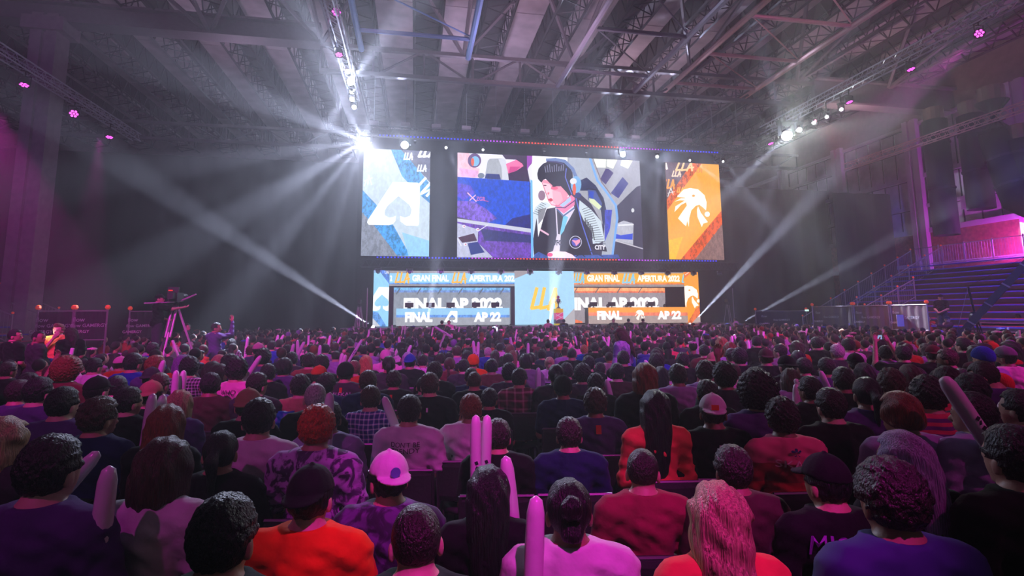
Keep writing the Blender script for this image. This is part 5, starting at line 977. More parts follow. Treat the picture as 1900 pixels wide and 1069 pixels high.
# ------------------------------------------------------------------ the audience in the photograph (head position, head width, look)
CAT = '''420 912 118 m short black black s -30 | in the bottom row above the left corner, seen close
585 857 84 m short black orange s -25 hat:snap:black | at the bottom left, two seats left of the closely cropped head
775 925 104 m buzz dark black s 0 | at the bottom edge with big ears showing
722 838 74 m short black tiedye s 10 hat:snap:white | with a white and black back-to-front cap
905 862 74 f long black black s 0 | beside the white inflated stick, hair to the waist
1052 882 90 m bun black white s 0 | at bottom centre with a bun, back fully lit magenta
1187 826 66 m buzz dark burg s 5 | lower centre right with a narrow neck
1325 893 98 f wavy blond coral s 5 | at the bottom edge, right of centre
1372 828 70 m short dark brown s 30 | lower right, head turned left
1505 834 76 m short black black l 45 hat:cap:black | lower right with black cap brim pointing left and lettered back
1640 850 108 m messy dark raglan s 35 | at the bottom right in a navy raglan shirt
1868 785 92 m short black black s 50 pose:front,front | at the right photo edge with arms folded
1668 798 80 f long lilac black s 50 | with long lavender hair
298 815 84 f bob brown white s -30 | in the dark lower left with shoulder length hair
115 800 100 m short black purple s -40 | lower left, face turned right
8 772 70 f wavy blond dgrey s -50 | cut by the left photo edge
418 793 62 m tied black black s -15 | with tied curly hair, lower left
481 738 60 m short black white s -10 | in white, in front of the bright blue bag
590 752 62 m messy red camo s -20 | with bright red dyed hair
612 742 48 m short black lilac s 0 | hidden behind the red haired head
689 714 38 m short brown blueplaid l 0 | in blue and white checks
760 731 46 m short dark white s -10 | in a white printed tee, fourth seat line
873 729 43 m short auburn white s -5 pose:hold | holding two tall white sticks
923 775 50 m short dark black s 0 | in front of whom a white stick leans
1054 772 50 m short dark navy s 0 | in a plain navy tee
1102 720 42 m messy brown purple l 0 | in a grey purple jersey with small red tag
1212 722 52 f long black coral l 5 | with very long dark hair over a coral jumper
1318 730 50 m short dark black s 0 hat:snap:white | with a pale back-to-front cap with red patch
1424 733 52 m curly dark jersey s 15 | in a red and pink jersey with white lettering
1536 718 52 m short dark black s 35 beard | in black with a beard, right of centre
1665 727 60 m bowl auburn lilac s 55 | with a rounded fringe cut, profile to the left
1698 697 52 m curly dark stripe s 30 | in striped red and purple
1617 698 50 m tied black purple s 15 | with purple hair tie
1728 677 46 m short dark rose s 20 | in vivid pinkish red
1800 725 62 m short black lilac s 70 | profile to the left below the long diagonal stick
1765 690 48 m messy black dgrey s 30 | behind the long diagonal stick
1885 720 56 m short black black s 60 | at right edge holding a stick low pose:hold
1832 667 42 m short dark purple l 80 hood | in a purple hoodie looking down left pitch:20
1862 642 38 m short dark pink s 70 hat:cap:grey beard | with a patterned cap, right edge
1815 643 34 m short brown lilac s 50 hat:beanie:blue beard | with a blue knit hat
1760 646 30 m short brown black s 85 beard | smiling in profile to the left
1728 640 26 m short dark black s 20 hat:snap:maroon | with a maroon cap
1683 675 36 f long brown black s 20 | with long brown hair, right block
1672 640 26 m short black black s 10 pose:phone | holding up a phone with both hands
1653 684 42 m messy brown rose s 15 | tousled, in front of the phone holder
1592 683 40 m short black black s 25 | all in black behind a tied back head
1500 697 40 m short black black s 50 | beside two small white sticks
1457 659 30 m short dark black s 30 hat:snap:black | with black cap, wide black shirt
1498 664 28 m short black dgrey s 30 | dark haired beside the capped one
1529 662 30 m short black purple s 20 | near the upright white sticks
1584 655 28 m short black dgrey s 25 hat:cap:black | with flat dark cap
1590 672 30 f long black black s 30 | long haired in shade
1341 672 40 m curly black redband s 5 | in navy with a broad red band
1305 669 33 m messy dark lilac s 0 | pale top behind the navy and red one
1255 674 34 m short dark lilac l 5 hood | in a pale purple hoodie
1194 674 42 m bob auburn black l 0 | with a reddish brown bob
1143 673 28 m short black brown s 0 | in a dark brown tee
1155 650 24 m short black black l 5 | right before the standing woman
1219 678 26 f long black yellow s 0 | with yellow sleeve showing
1309 703 40 m short black black l 0 | big shoulders right behind the pale cap
1419 700 54 m afro black purple l 5 | with big round curly hair
1400 682 36 m messy dark white s 50 glasses pose:up,rest | raising an elbow
1221 657 28 m messy dark white s 0 | with spiky hair
1215 648 22 m short dark blue s 0 | in front of the red shirted one
1265 653 24 m short black black s 0 | small, right of centre
1305 639 20 m short black maroon s 5 | in plaid-like dark red
1323 654 24 m short brown tan s 0 hat:snap:tan | with a tan cap
1352 635 22 m bob auburn lilac s 0 | brown haired with white stick beside
1337 625 20 f wavy ginger black s 0 | with loose ginger hair
1370 646 26 m curly black black s 20 | curly in black
1402 623 18 m short black black s 5 | small, in black, right block
1415 646 26 m short brown black s 15 hat:snap:brown | with a mottled brown cap
1446 638 22 m short black grey s 70 | profile to the left, grey top
1476 632 20 f long brown red s 20 | with long brown hair and red top
1478 650 24 f long black black s 10 | dark long hair
1512 625 20 m short black black s 30 | turned left, dark
1551 638 24 m short grey dgrey s 40 | greying hair
1572 627 22 m short dark white s 30 | short sides, white top
1633 628 24 m short black black s 40 beard | bearded and dark
1640 640 24 m short dark lilac s 20 | pale back of the right block
1784 626 26 m short black black s 60 | near the crane tripod
1806 640 24 f long black brown s 40 | dark long hair by the crane
1870 632 30 f long black orange s 60 | with an orange scarf
798 690 36 m short brown black s 0 | broad, all in black, with small white tag
785 697 26 f tied dark dgrey s 0 | half hidden
874 682 26 m short dark navy s 0 | in a dark jersey with a red tag
945 674 28 m curly black dgrey s 0 | in a dark jersey with red tag behind plaid
962 682 30 m short dark redplaid l -35 glasses | in a dark red plaid shirt
907 719 32 m short black black s -15 | dark, third seat line
1031 674 32 m tied black dgrey l 0 | in a wide charcoal jumper
1082 676 30 m curly dark dgrey s 0 | curly next to the charcoal jumper
1100 692 30 m messy black black s 0 | low and tousled
912 665 24 h short black maroon s 0 | broad, in a maroon shirt
877 658 22 m short brown orange s -5 hat:beanie:orange | with a bright orange knit hat
857 664 22 m short black dgrey s 0 | left of the orange knit hat
838 663 22 f braid brown maroon s -5 | with a long braid
806 673 28 m curly dark black s 0 | curly, left of centre
784 657 20 m short black print s -10 | in a pale small print shirt
818 654 19 m short dark purple s 0 | greyish hair
834 653 18 m short black black s 0 | behind the braid
848 641 18 m short brown lilac s 0 | brown round head
865 650 18 f long black black s 0 | behind the orange hat
905 644 15 m short grey blue s 0 | silver hair and blue top
918 650 16 f long dark black s 0 | straight dark hair
927 636 14 m short black white s 0 | small, white top
946 640 16 m curly light black s 0 | sandy curls
951 650 16 f long light pink s 0 | long light brown hair
975 656 24 m bowl dark grey s 0 | in a pale grey tee
985 654 18 m short black black s 0 | right behind the grey tee
1005 648 16 m messy black green s 0 | in dark green
1019 661 20 f bun blond white s 0 | blonde with a bun
1060 644 20 m buzz black black s 0 | shaved neck, black shirt
1048 643 16 m short brown lilac s 0 | behind the shaved neck
1083 640 14 m messy ginger teal s 0 | ginger
1103 635 16 m short black black s 0 | in black near the standing woman
1090 658 24 m short black black s -10 | dark, centre right
1113 673 20 m short black white s 0 | with white and red sleeves
1124 641 18 m short black green s 5 | green top left of the standing woman
1118 632 14 m short black black s 0 | behind the green top
417 659 26 m curly black purple s -30 | purple lit curls
442 664 36 m curly black pink s -5 | pink lit white tee with letters
404 672 26 f long dark black s -75 | in profile, long hair
478 690 36 m short dark dgrey s -40 | head turned right, dark grey
463 720 46 m short brown black l -10 hat:snap:tan | with a tan cap, arms wide
499 674 28 m short black black l -10 | black jacket with white stripes
528 664 27 m bowl black purple s -30 | in dark purple
566 693 34 m messy black tan s 0 | in a tan top
587 707 44 m buzz grey black s -10 | with silver cropped hair
600 695 32 m curly black navy s -20 | behind the silver hair
592 678 28 m short black purple s -40 hat:cap:red | with a red cap
598 659 26 m curly black black s 0 | dark curls behind the red cap
575 655 24 m messy dark burg s 0 | with pink collar
543 652 22 m short black dgrey s 0 | dark, left block
490 647 26 m curly black purple s -20 | curly by the pink stick
467 640 18 m short brown pink s -60 | in bright pink lit white, profile
480 636 20 m short dark purple s -40 hat:cap:pink | with pink lit cap
431 628 16 m short black greyplaid l -10 | in fine checks by the cameras
505 632 16 m short black blue s -30 | in blue
519 629 15 m short dark purple s -30 | small, left block
535 640 18 m messy black purple s 0 | round dark head
579 638 16 m short black black s 0 | dark with raised stick
607 637 16 m short black lilac s 0 | in light purple
624 649 18 m buzz dark lilac s 0 | shaved sides
619 635 16 m short brown black s 0 | small brown head
642 672 30 m short black dgrey s -10 hat:beanie:black | in a grey and black jersey with lettering
658 668 24 m short light red s -10 | light brown beside the black cap
662 661 18 m curly black black s 0 | behind the light brown head
684 686 34 m short brown navy s 0 | in wide navy
680 659 22 f long ginger black s 10 | with long orange red hair
722 659 26 m tied black dgrey s 0 | big dark haired, charcoal tee
733 688 28 m messy dark black s 0 | wavy top, black jersey
758 653 20 f long lilac pink s 0 | with long purple hair
716 649 20 m short dark pink s 0 hat:beanie:pink | with a pink knit hat
650 628 14 m short black black s 0 | small, behind
700 628 14 m short black black s 0 | dark, behind left desk line
754 643 15 m short dark purple s 0 | small, beside the purple hair
676 640 16 m short dark blue s -30 | turned right
758 626 13 m short black black s 0 | small, centre left
364 661 30 m curly black greyplaid l -10 | in checks lit magenta beside two sticks
399 671 26 f long dark purple s -60 | profile right, long dark hair
394 690 36 m short black brown l -10 | in a grey brown jumper
336 724 40 f bob blond purple s -20 | with blonde bob
313 749 58 f long auburn black l -25 | long auburn hair, leaning
298 691 34 m short brown purple s -40 | brown hair, left block
283 706 40 m short dark black s -20 hat:snap:tan | with a pale tan cap on the left
240 716 44 m short black black s -55 | turned to the right, black tee
220 696 34 m short black purple s -30 | in the dark left block
182 698 40 m short black black s -50 hat:cap:black | with black cap brim to the right
187 737 56 m messy brown navy s -50 | brown hair, profile right
121 716 50 m short black purple s -45 | dark left block, profile
76 698 44 m short black purple s -50 | near the left edge
249 654 30 m short black blue s -45 | in blue purple
290 660 30 m messy auburn purple s -50 | red lit hair
225 661 22 m short dark red s -40 hat:cap:pink | with a pink cap
177 663 26 m short black white s -50 | in a white and purple tee
152 639 18 m short black black s -40 | near the presenter
131 666 34 m afro auburn maroon s -30 | dark red hair
283 681 30 m short black black s -30 hat:snap:dgrey | dark cap
108 688 30 m curly black black s -50 pose:up,rest | with raised hand and wristband
285 635 20 m short black blue s -40 | by the tripod in blue'''
HOR = lambda x: 583 - .0076 * (x - 770)
def solve(x, y, w):
    q = y - HOR(x); s = 1.95 / (1.3 + .2 * q / w); s = min(1.12, max(.90, s)); zt = 1.31 * s; p = atZ(x, y, zt); return p, s
PEOPLE = []
for i, ln in enumerate(CAT.strip().split('\n')):
    a, note = ln.split(' | ') if ' | ' in ln else (ln, ''); t = a.split(); nt_ = note.split(' pose:')
    d = dict(x=float(t[0]), y=float(t[1]), w=float(t[2]), kind=t[3], hair=t[4], hc=t[5], top=t[6], sleeve='short' if t[7] == 's' else 'long', yaw=float(t[8]), fl=t[9:], note=note)
    for key in ('pose:hold', 'pitch:20'):
        if key in note: d['fl'] = d['fl'] + [key]; d['note'] = note.replace(key, '').strip()
    p, s = solve(d['x'], d['y'], d['w']); d['p'] = [p.x, p.y - .02]; d['s'] = s; d['fix'] = True; PEOPLE.append(d)
# face the stage: everybody's chair points to the screens
def facing(p): return -math.atan2(8 - p[0], 34 - p[1]) * .75
# fill the seats between with further spectators, row after row
tops = ['black'] * 9 + ['dgrey', 'navy', 'purple', 'white', 'grey', 'lilac', 'pink', 'brown', 'maroon', 'green', 'blue', 'rose', 'black', 'black', 'white', 'red']
hcs = ['black'] * 6 + ['dark'] * 5 + ['brown'] * 3 + ['auburn', 'blond', 'purple', 'light']
hairs = ['short'] * 8 + ['messy', 'messy', 'curly', 'curly', 'buzz', 'long', 'long', 'wavy', 'tied', 'bob', 'bowl']
seats = []; Y = 2.9
rr = random.Random(11)
while Y < 28.3:
    x = -10.2 if Y > 12 else -.95 * Y - .6
    while x < min(20.2, 1.35 * Y + 1.6):
        px = x + rr.uniform(-.09, .09); py = Y + rr.uniform(-.12, .12)
        x += .56 + (1.0 if rr.random() < .02 else 0)
        if any(abs(px - d['p'][0]) < .47 and abs(py - d['p'][1]) < .62 for d in PEOPLE if abs(d['p'][1] - py) < .7): continue
        if (px - (plat.location.x)) ** 2 < 4.6 and abs(py - 16) < 1.8: continue
        if 16 < py < 20 and px < -6.5 or (px - 2.6) ** 2 + (py - 9) ** 2 < .4: continue
        if (px - b0.x) ** 2 + (py - 16.5) ** 2 < 1.2 or px > XR - 1.4: continue
        seats.append((px, py))
    Y += .86
seats.sort(key=lambda q: q[1]); NF = 262 - len(PEOPLE)
for (px, py) in seats[:NF]:
    hr_ = rr.choice(hairs); fem = hr_ in ('long', 'wavy', 'bob') or rr.random() < .15; d = dict(kind='f' if fem else rr.choice('mmmh'), hair=hr_, hc=rr.choice(hcs), top=rr.choice(tops), sleeve=rr.choice(('short', 'short', 'long')), yaw=rr.choice((0, 0, 0, 25, -25, 0, 50, -50, 0)), fl=[], note='', p=[px, py], s=rr.uniform(.93, 1.04), fix=False)
    if rr.random() < .08: d['fl'].append('hat:' + rr.choice(('cap', 'snap', 'beanie')) + ':' + rr.choice(('black', 'dgrey', 'pink', 'red', 'blue')))
    q = C2W.transposed() @ (Vector((px, py, 1.31)) - CAMP); d['x'] = CX_ + F_ * q.x / -q.z; d['y'] = CY_ - F_ * q.y / -q.z; PEOPLE.append(d)
# keep neighbours from sharing a seat
for it in range(30):
    for i, a in enumerate(PEOPLE):
        for b_ in PEOPLE[i + 1:]:
            dx, dy = b_['p'][0] - a['p'][0], b_['p'][1] - a['p'][1]
            fx, fy = (.36, .42) if a['fix'] and b_['fix'] else (.50, .62)
            if abs(dx) < fx and abs(dy) < fy and (dx / fx) ** 2 + (dy / fy) ** 2 < 1:
                L = math.hypot(dx, dy) or .01; k_ = .03; ax_, ay_ = (dx / L * k_ * .35, (1 if dy >= 0 else -1) * k_)
                wa, wb = (1, 1) if a['fix'] == b_['fix'] else (0, 2) if a['fix'] else (2, 0); a['p'][0] -= ax_ * wa; a['p'][1] -= ay_ * wa; b_['p'][0] += ax_ * wb; b_['p'][1] += ay_ * wb
TS = dict(long='long', wavy='wavy', bob='bobbed', tied='tied-back', bun='bun-tied', under='short', buzz='cropped', quiff='swept-up', messy='tousled', curly='curly', afro='big curly', bowl='rounded', short='short', braid='braided')
def where(x, y):
    h = 'far left' if x < 270 else 'left' if x < 560 else 'centre-left' if x < 800 else 'centre' if x < 1080 else 'centre-right' if x < 1340 else 'right' if x < 1620 else 'far right'
    return h, 'front rows' if y > 760 else 'middle rows' if y > 680 else 'rear rows' if y > 645 else 'back rows'
def describe(d):
    return '%s %s hair' % (TS[d['hair']], HN.get(d['hc'], d['hc'])), PAT[d['top']][1] if d['top'] in PAT else '%s %s' % (CN.get(d['top'], d['top']), 'long-sleeved top' if d['sleeve'] == 'long' else 't-shirt')
def ordinal(G, setter):
    for lb, L in G.items():
        if len(L) > 1:
            L.sort(key=lambda t: t[0])
            for k, t in enumerate(L): setter(t[1], '%s, %s' % (lb, od[min(k, len(od) - 1)]))
od = ['leftmost'] + [w + ' from left' for w in 'second third fourth fifth sixth seventh eighth ninth tenth eleventh twelfth thirteenth fourteenth fifteenth sixteenth seventeenth eighteenth nineteenth twentieth'.split()]
cnt = {}
for d in PEOPLE:
    hd, tp = describe(d); tp = tp.replace('long-sleeved ', '')
    if d['note']: lb = 'person, %s, %s' % (hd, d['note'])
    else:
        hat = [f.split(':') for f in d['fl'] if f.startswith('hat')]; hn = '%s %s' % (CN.get(hat[0][2], hat[0][2]), 'knit hat' if hat[0][1] == 'beanie' else 'cap') if hat else hd
        lb = 'person, %s, %s, %s %s' % (hn, tp, *where(d['x'], d['y']))
        if abs(d['yaw']) > 20 and len(lb.split()) < 12: lb += ', head ' + ('left' if d['yaw'] > 0 else 'right')
    d['lb'] = lb; cnt.setdefault(lb, []).append((d['x'], d))
ordinal(cnt, lambda d, l: d.__setitem__('lb', l))
CH0 = chair_tree(); first = True; prints = {}
for i, d in enumerate(PEOPLE):
    fl = {f.split(':')[0]: (f.split(':')[1:] or [True]) for f in d['fl']}; rz = facing(d['p']); pose = fl.get('pose', ['rest'])[0].split(',')
    if len(pose) == 1: pose = pose * 2
    hat = fl.get('hat'); lb = d['lb']
    yaw_abs = d['yaw'] - math.degrees(rz) * (1 if d['fix'] else 0)
    # catalogue angles are seen from the camera; undo the line of sight
    if d['fix']: yaw_abs = d['yaw'] - math.degrees(rz) - math.degrees(math.atan2(d['p'][0], d['p'][1])) * 1.0
    e = person((d['p'][0], d['p'][1], 0), rz, d['s'], d['kind'], d['hair'], d['hc'], d['top'], d['sleeve'], yaw_abs, float(fl.get('pitch', [0])[0]), tuple(pose), hat[0] if hat else None, hat[1] if hat else None, 'beard' in fl, False, lb, 'audience seated before the stage', 'hood' in fl, 'glasses' in fl)
    d['e'] = e
    if d['p'][1] < 9.5:
        if first: c = CH0; first = False
        else: c = copy_tree(CH0)
        c.location = (d['p'][0], d['p'][1], 0); c.rotation_euler = (0, 0, rz); c['label'] = ' '.join((('chair under person ' + d['note']) if d['note'] else 'chair under ' + d['lb'].replace('person, ', 'person with ')).split()[:16]); chl = 1
def settle(prefix):
    G = {}
    for o in COL.objects:
        if o.parent is None and o.name.startswith(prefix) and 'label' in o: G.setdefault(o['label'], []).append((o.location.x / max(.1, o.location.y), o))
    ordinal({k: v for k, v in G.items()}, lambda o, l: o.__setitem__('label', l))
settle('conference_chair')
def who(x, y): return min(PEOPLE, key=lambda d: abs(d['x'] - x) + abs(d['y'] - y))['e']
K = (20, 20, 26); Wt = (205, 200, 210); Rd = (190, 30, 40)
back_print(who(760, 731), "DON'T BE", .22, .036, .955, K); back_print(who(760, 731), 'TRENDY', .22, .036, .91, K)
back_print(who(442, 664), 'WHO', .15, .045, .985, K); back_print(who(642, 672), 'ALEKAI', .22, .04, .95, Wt); back_print(who(1424, 733), 'SKAIN', .25, .045, .925, (240, 190, 205))
back_print(who(1505, 834), 'MISFITS', .34, .09, .95, (150, 60, 190)); back_print(who(1424, 733), '*', .07, .06, .99, (40, 50, 110), .03)
sq = ([(0, 0), (1, 0), (1, 1), (0, 1)], [(0, 1, 2, 3)])
for x, y, w, h, z, c in ((642, 672, .035, .06, .995, Rd), (1102, 720, .045, .07, .99, Rd), (874, 682, .04, .06, .99, Rd), (945, 674, .04, .06, .99, Rd), (733, 688, .035, .06, .99, Rd), (798, 690, .02, .04, .96, Wt), (1318, 730, .05, .03, .965, Wt)): back_print(who(x, y), sq, w, h, z, c)
def grid_sq(n=10): return ([(i / n, j / n) for j in range(n + 1) for i in range(n + 1)], [(j * (n + 1) + i, j * (n + 1) + i + 1, (j + 1) * (n + 1) + i + 1, (j + 1) * (n + 1) + i) for j in range(n) for i in range(n)])
# hood, patch on the pale cap, discs on the white and black cap
def on_head(x, y, build, m_, nm):
    e = who(x, y); c = [o for o in e.children if o.name.startswith('cap')][0]; t = MB(); build(t); o = t.build(nm, m_, c); return o
on_head(1318, 730, lambda t: t.box((0, -.122, 1.232), (.05, .006, .036)), mat('patch_red', (.8, .04, .02), .7), 'patch')
on_head(722, 838, lambda t: (t.lathe((-.005, -.116, 1.235), [(.024, .004), (.024, -.003)], 16, 'Y')), mat('patch_blue', (.1, .16, .4), .5), 'patch')
# ------------------------------------------------------------------ inflated clapper sticks
ST = MB(); ST.lathe((0, 0, 0), [(.004, 0), (.026, .012), (.034, .04), (.036, .2), (.037, .42), (.034, .54), (.024, .585), (.004, .60)], 12); stm_ = ST.mesh('inflated_stick')
skm = mat('stick_film', (.72, .66, .74), .25, spec=.6, bump=.15, bscale=18); stm_.materials.append(skm); stm_.polygons.foreach_set('use_smooth', [True] * len(stm_.polygons))
MK = MB()
for k, (z, w) in enumerate(((.20, .016), (.24, .022), (.28, .012), (.31, .020))): MK.box((0, -.036, z), (w, .003, .022), Matrix.Rotation(.4 * (-1) ** k, 3, 'Y'))
mkm = MK.mesh('printed_mark'); mkm.materials.append(mat('stick_ink', (.02, .02, .03), .5))
STK = [(883, 770, 3.5, 0), (904, 770, 3.6, 2), (938, 846, 2.6, -6), (995, 920, 2.0, 3), (612, 728, 4.1, 1), (712, 736, 4.6, -22), (284, 730, 4.4, 4), (303, 732, 4.5, 5), (183, 838, 3.0, 38), (203, 864, 2.5, 2), (327, 687, 6.5, 0), (341, 687, 6.6, 2), (304, 668, 7.5, 12), (424, 676, 7.2, -14), (462, 690, 6.8, 35),
       (565, 634, 11, 24), (1522, 688, 5.8, -22), (1556, 680, 5.6, -5), (1475, 703, 5.3, -30), (1477, 712, 5.2, 4), (1750, 700, 2.75, -34), (1628, 636, 9, -4), (1614, 642, 9.2, -48), (1648, 648, 8.6, -28), (1860, 745, 3.9, 20), (1660, 634, 9.5, 25), (1817, 630, 10, -6), (1376, 632, 11.5, -6), (1388, 631, 11.5, -3), (1340, 641, 10, 2), (1358, 623, 12.5, 2),
       (999, 682, 6.6, 2), (1042, 696, 6.3, -16), (1125, 704, 6.0, -12), (1196, 668, 7.6, -30), (740, 625, 13, -8), (806, 606, 15, -58), (672, 630, 13, 30), (613, 622, 14, 8), (545, 638, 11, 10), (552, 631, 12, -4), (594, 640, 11, 2), (635, 655, 9, 5), (641, 658, 8.8, 12), (1066, 623, 14, -14), (1118, 624, 14, -22), (1130, 624, 14, 8), (1276, 619, 15, -25), (888, 634, 12, 4), (878, 632, 12, -6), (1550, 612, 16, 3), (980, 636, 12, 2), (763, 640, 11, 22), (460, 625, 14, 4), (516, 621, 15, 8), (527, 621, 15, 28), (1003, 617, 17, 14), (1170, 614, 17, 6), (484, 660, 8, 30)]
for k, (x, y, dist, tilt) in enumerate(STK):
    top = ray(x, y); top = CAMP + top * (dist / top.y); t = math.radians(tilt); dr = Vector((math.sin(t), -.06, math.cos(t))); bot = top - Vector((math.sin(t), .0, math.cos(t))) * .60
    h, v = where(x, y); nb = min(PEOPLE, key=lambda d: (d['x'] - x) ** 2 + (d['y'] - y) ** 2)
    ti = 'upright' if abs(tilt) < 8 else 'leaning left' if tilt < 0 else 'leaning right'
    lb = 'white inflated stick %s beside %s haired person, %s %s' % (ti, HN.get(nb['hc'], nb['hc']), h, v); e = empty('inflated_stick', bot, 0, lb, 'clapper stick', 'inflated white clapper sticks'); e.rotation_euler = (0, t, 0); put('tube', stm_, e); put('printed_mark', mkm, e)
    if x in (1750,): e.scale = (1.3, 1.3, 1.0); e.location = top - Vector((math.sin(t), 0, math.cos(t))) * .60
settle('inflated_stick')
# folded clapper with letters in the lap of the coral jumper
p = atZ(1166, 812, .86); e = empty('card_clapper', p, 0, 'white folded card clapper with black letters left of the coral jumper', 'clapper'); m = MB(); m.box((0, 0, 0), (.26, .05, .07), Matrix.Rotation(.45, 3, 'Y')); m.build('card', mat('card_white', (.7, .65, .68), .6), e)
vs, fs = text_geo('FURY', .01); m = MB(); q = Matrix.Rotation(.45, 3, 'Y'); m.add([q @ Vector(((v[0] / 2.4 - .5) * .22, -.028, (v[1] - .35) * .07)) for v in vs], fs); m.build('lettering', mat('stick_ink', (.02, .02, .03), .5), e)
# bright blue jacket over a chair back
for k, (x, y, lb) in enumerate(((443, 775, 'bright blue jacket slung over a chair left of the white shirted person'), (521, 785, 'bright blue bag panel on a chair right of the white shirted person'))):
    p = atZ(x, y, .86); ax = [np.arange(-.28, .28, .018)] * 3; D = evalsdf(ax, [('e', (0, 0, 0), (.17, .07, .11)), ('e', (.07, -.02, .05), (.08, .06, .07)), ('e', (-.08, 0, -.04), (.08, .07, .1))], .05) + wr(ax, .012, 1.3); V, F = nets(ax, D)
    o = put('jacket', mk('jacket', V, F, [mat('blue_nylon', (.01, .14, .42), .4)]), None, p, label=lb, cat='jacket')
# phone held up
d = min(PEOPLE, key=lambda d: abs(d['x'] - 1672) + abs(d['y'] - 640)); q = d['e']; pw = q.location + Matrix.Rotation(q.rotation_euler.z, 3, 'Z') @ Vector((0, .40, 1.40)) * d['s']
e = empty('phone', pw, q.rotation_euler.z, 'black phone held up filming the stage with its screen lit', 'phone'); m = MB(); m.box((0, 0, 0), (.155, .009, .075)); m.build('case', black, e); m = MB(); m.box((0, -.006, 0), (.14, .003, .065)); m.build('display', mat('phone_display', (0, 0, 0), .3, emit=(.35, .55, .9), est=.8), e)
# ------------------------------------------------------------------ standing people and players
def stander(px, py, Y, lb, rz=0, **k):
    zt = atY(px, py, Y).z; p = atY(px, py, Y); s = k.pop('s', None); z = 0
    if s is None: s = min(1.05, max(.80, zt / 1.77)); z = max(0, zt - 1.77 * s)
    else: z = max(0, zt - 1.77 * s)
    return person((p.x, Y, z), rz, s, stand=True, label=lb, group=k.pop('group', 'people standing around the hall'), **k)
stander(1155, 607, 8.9, 'standing woman with long brown hair and faded denim jacket amid the seated crowd', .5, kind='f', hair='wavy', hc='brown', top='denim', sleeve='long', yaw=50, pitch=20, pose='front', s=.96)
stander(296, 545, 15.4, 'camera operator in black with white lanyard on the platform beside the tall tripod', -.9, hair='short', hc='black', top='black', yaw=-25, pose=('rest', 'point'), hat='cap', hatc='black', s=1.0)
stander(111, 601, 12.5, 'presenter in a yellow shirt holding a microphone, far left', 3.6, hair='quiff', hc='light', top='yellow', yaw=-25, pose=('side', 'mic'), s=.97)
stander(134, 608, 12.3, 'dark haired woman in black beside the yellow shirted presenter', .5, kind='f', hair='long', hc='dark', top='black', yaw=50, pose='front', s=.93)
stander(72, 612, 10.5, 'bald-topped man with dark vest over grey tee, far left', -.8, hair='buzz', hc='black', top='dgrey', yaw=-50, pose='side', kind='h', s=.97)
stander(28, 612, 11.5, 'man in black at the left photo edge wearing a face mask', -.5, hair='short', hc='black', top='black', yaw=-50, pose='front', s=.98)
stander(347, 600, 18.5, 'short haired man behind the tripod legs left', -1, hair='short', hc='dark', top='dgrey', yaw=-50, pose='front', s=.97)
stander(401, 598, 13.6, 'cameraman in purple lit jacket with shoulder camera left of the stage', -.6, hair='short', hc='black', top='purple', sleeve='long', yaw=-50, pose=('point', 'phone'), s=1.0)
stander(1744, 546, 19.0, 'guard in black tee standing with folded hands on the right stairs', 1.9, hair='short', hc='black', top='black', pose='front', yaw=25, s=1.0, hat='cap', hatc='black')
stander(1888, 582, 17.2, 'man in a white shirt standing beside the right stairs', 1.2, hair='short', hc='dark', top='white', sleeve='long', pose='front', yaw=25, s=1.0)
stander(1758, 600, 17.0, 'crane operator in dark clothes behind the crane arm', 1.2, hair='short', hc='black', top='maroon', sleeve='long', yaw=50, pose=('point', 'front'), s=.98, hat='cap', hatc='dgrey')
stander(1722, 592, 19.5, 'masked person in red behind the crane base', 2.4, hair='short', hc='black', top='red', yaw=0, pose='front', s=.97)
stander(1672, 594, 21, 'masked person with white lanyard before the grey banner', 2.6, hair='short', hc='dark', top='black', yaw=0, pose='front', s=.97)
for k, (px, py, top, lb, rz, hat) in enumerate(((820, 597, 'black', 'photographer in black below the left desk, left of the pair', -.3, None), (833, 600, 'pink', 'photographer with pink lit print below the left desk, right of the pair', 2.9, None), (1017, 595, 'pink', 'person with a camera left of the trophy', .2, None), (1046, 598, 'black', 'dark figure directly below the trophy plinth', .1, None),
        (1138, 595, 'black', 'photographer lit red below the word final', 2.6, None), (1166, 592, 'black', 'photographer below the eagle emblem of the right desk', -.4, None), (1193, 595, 'black', 'tall photographer behind the standing woman', -.2, None), (1365, 596, 'pink', 'pink lit person in white standing right of the stage', .6, None))):
    stander(px, py, 27.6, lb, rz, hair='short', hc='black', top=top, sleeve='short', pose=('front', 'hold') if k % 2 else 'front', yaw=0, s=.92, group='photographers before the stage')
for k, (x, y, sd, j) in enumerate(PLAY):
    tops_ = 'black' if sd == 'left' else 'navy'; zt = atY(660 + 555 / 5.588, 566, y).z
    person((x, y, zt - 1.31), math.pi, 1.0, hair='messy' if j % 2 else 'bowl', hc='black', top=tops_, pose='rest', pitch=0, label='seated player behind the %s desk, %s of five' % (sd, ordn[j]), group='players at the two desks')
    c = copy_tree(CH0); c.location = (x, y, zt - 1.31); c.rotation_euler = (0, 0, math.pi); c['label'] = 'dark chair behind the %s player desk, %s of five' % (sd, ordn[j]); c['group'] = 'player chairs'
m = MB(); m.bx((-1.4, 32.35, 1.21), (6.1, 33.25, 1.3)); 
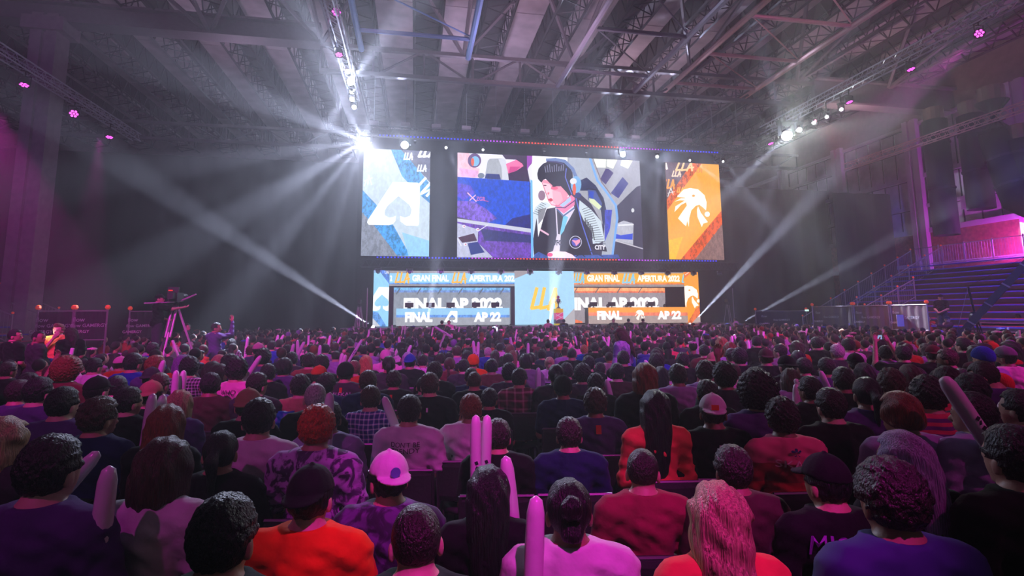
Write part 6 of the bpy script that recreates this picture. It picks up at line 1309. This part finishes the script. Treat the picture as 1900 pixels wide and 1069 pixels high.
# ------------------------------------------------------------------ far rows: too many and too small to build singly
rest = seats[NF:]
def ico(n):
    bm = bmesh.new(); bmesh.ops.create_icosphere(bm, subdivisions=n, radius=1); V = np.array([v.co[:] for v in bm.verts]); F = np.array([[v.index for v in f.verts] for f in bm.faces]); bm.free(); return V, F
iv, if_ = ico(2); iv1, if1 = ico(1)
def blob(c, r, base=None): v, f = (iv, if_) if base is None else (iv1, if1); return v * r + c, f
Vs, Fs, Cs, k0 = [], [], [], 0
cloud = [(x, y, 0) for x, y in rest]
for k in range(9):      # spectators on the side stands
    pass
for (x, y, z) in cloud:
    s = rr.uniform(.92, 1.06); hcx = lin((14, 12, 14)) if rr.random() < .75 else HC[rr.choice(hcs)]; sk = SK[rr.randrange(5)]; tc_ = lin(CC[rr.choice(tops)]); fa = facing((x, y)); ca, sa = math.cos(fa), math.sin(fa); yw = rr.uniform(-.7, .7)
    hx, hy = math.sin(-yw) * .02, math.cos(yw) * .02
    parts = [((0 + hx, .012 + hy, 1.165), (.072, .09, .11), sk, None), ((0, -.012, 1.20), (.086, .098, .10), hcx, None), ((0, -.01, .84), (.185, .115, .20), tc_, None), ((0, -.02, .98), (.20, .07, .075), tc_, 1), ((0, 0, .60), (.18, .14, .16), tc_, 1), ((.23, .03, .84), (.055, .07, .17), tc_, 1), ((-.23, .03, .84), (.055, .07, .17), tc_, 1), ((0, -.005, 1.05), (.055, .055, .08), sk, 1)]
    if rr.random() < .25: parts.append(((0, -.07, 1.04), (.09, .05, .19), hcx, 1))
    if rr.random() < .10: parts.append(((0, .02, 1.255), (.095, .13, .05), lin(CC[rr.choice(('pink', 'red', 'blue', 'white', 'black'))]), 1))
    for c, r, col_, bs in parts:
        v, f = blob(np.array(c), np.array(r), bs); v = v * s; X_ = v[:, 0] * ca - v[:, 1] * sa + x; Y_ = v[:, 0] * sa + v[:, 1] * ca + y; Vs.append(np.stack([X_, Y_, v[:, 2] + z], 1)); Fs.append(f + k0); k0 += len(v); Cs.append(np.tile((*col_, 1), (len(f) * 3, 1)))
cm = bpy.data.materials.new('distant_crowd'); cm.use_nodes = True; at_ = cm.node_tree.nodes.new('ShaderNodeAttribute'); at_.attribute_name = 'tint'; cm.node_tree.links.new(at_.outputs['Color'], cm.node_tree.nodes['Principled BSDF'].inputs[0]); cm.node_tree.nodes['Principled BSDF'].inputs['Roughness'].default_value = .8
me = mk('crowd', np.concatenate(Vs), np.concatenate(Fs), [cm]); ca_ = me.color_attributes.new('tint', 'FLOAT_COLOR', 'CORNER'); ca_.data.foreach_set('color', np.concatenate(Cs).astype(np.float32).ravel())
put('crowd', me, label='distant seated crowd filling the rows in front of the stage', cat='crowd', kind='stuff')
m = MB()
for k in range(70): 
    x, y = rest[rr.randrange(len(rest))]; t = rr.uniform(-.5, .5); m.tube((x + .2, y + .2, .8), (x + .2 + math.sin(t) * .6, y + .2, .8 + .6 * math.cos(t)), .03, 6)
m.build('inflated_stick', skm, label='white inflated sticks scattered through the distant rows', cat='clapper stick', kind='stuff')
print('people', len(PEOPLE), 'far', len(rest))
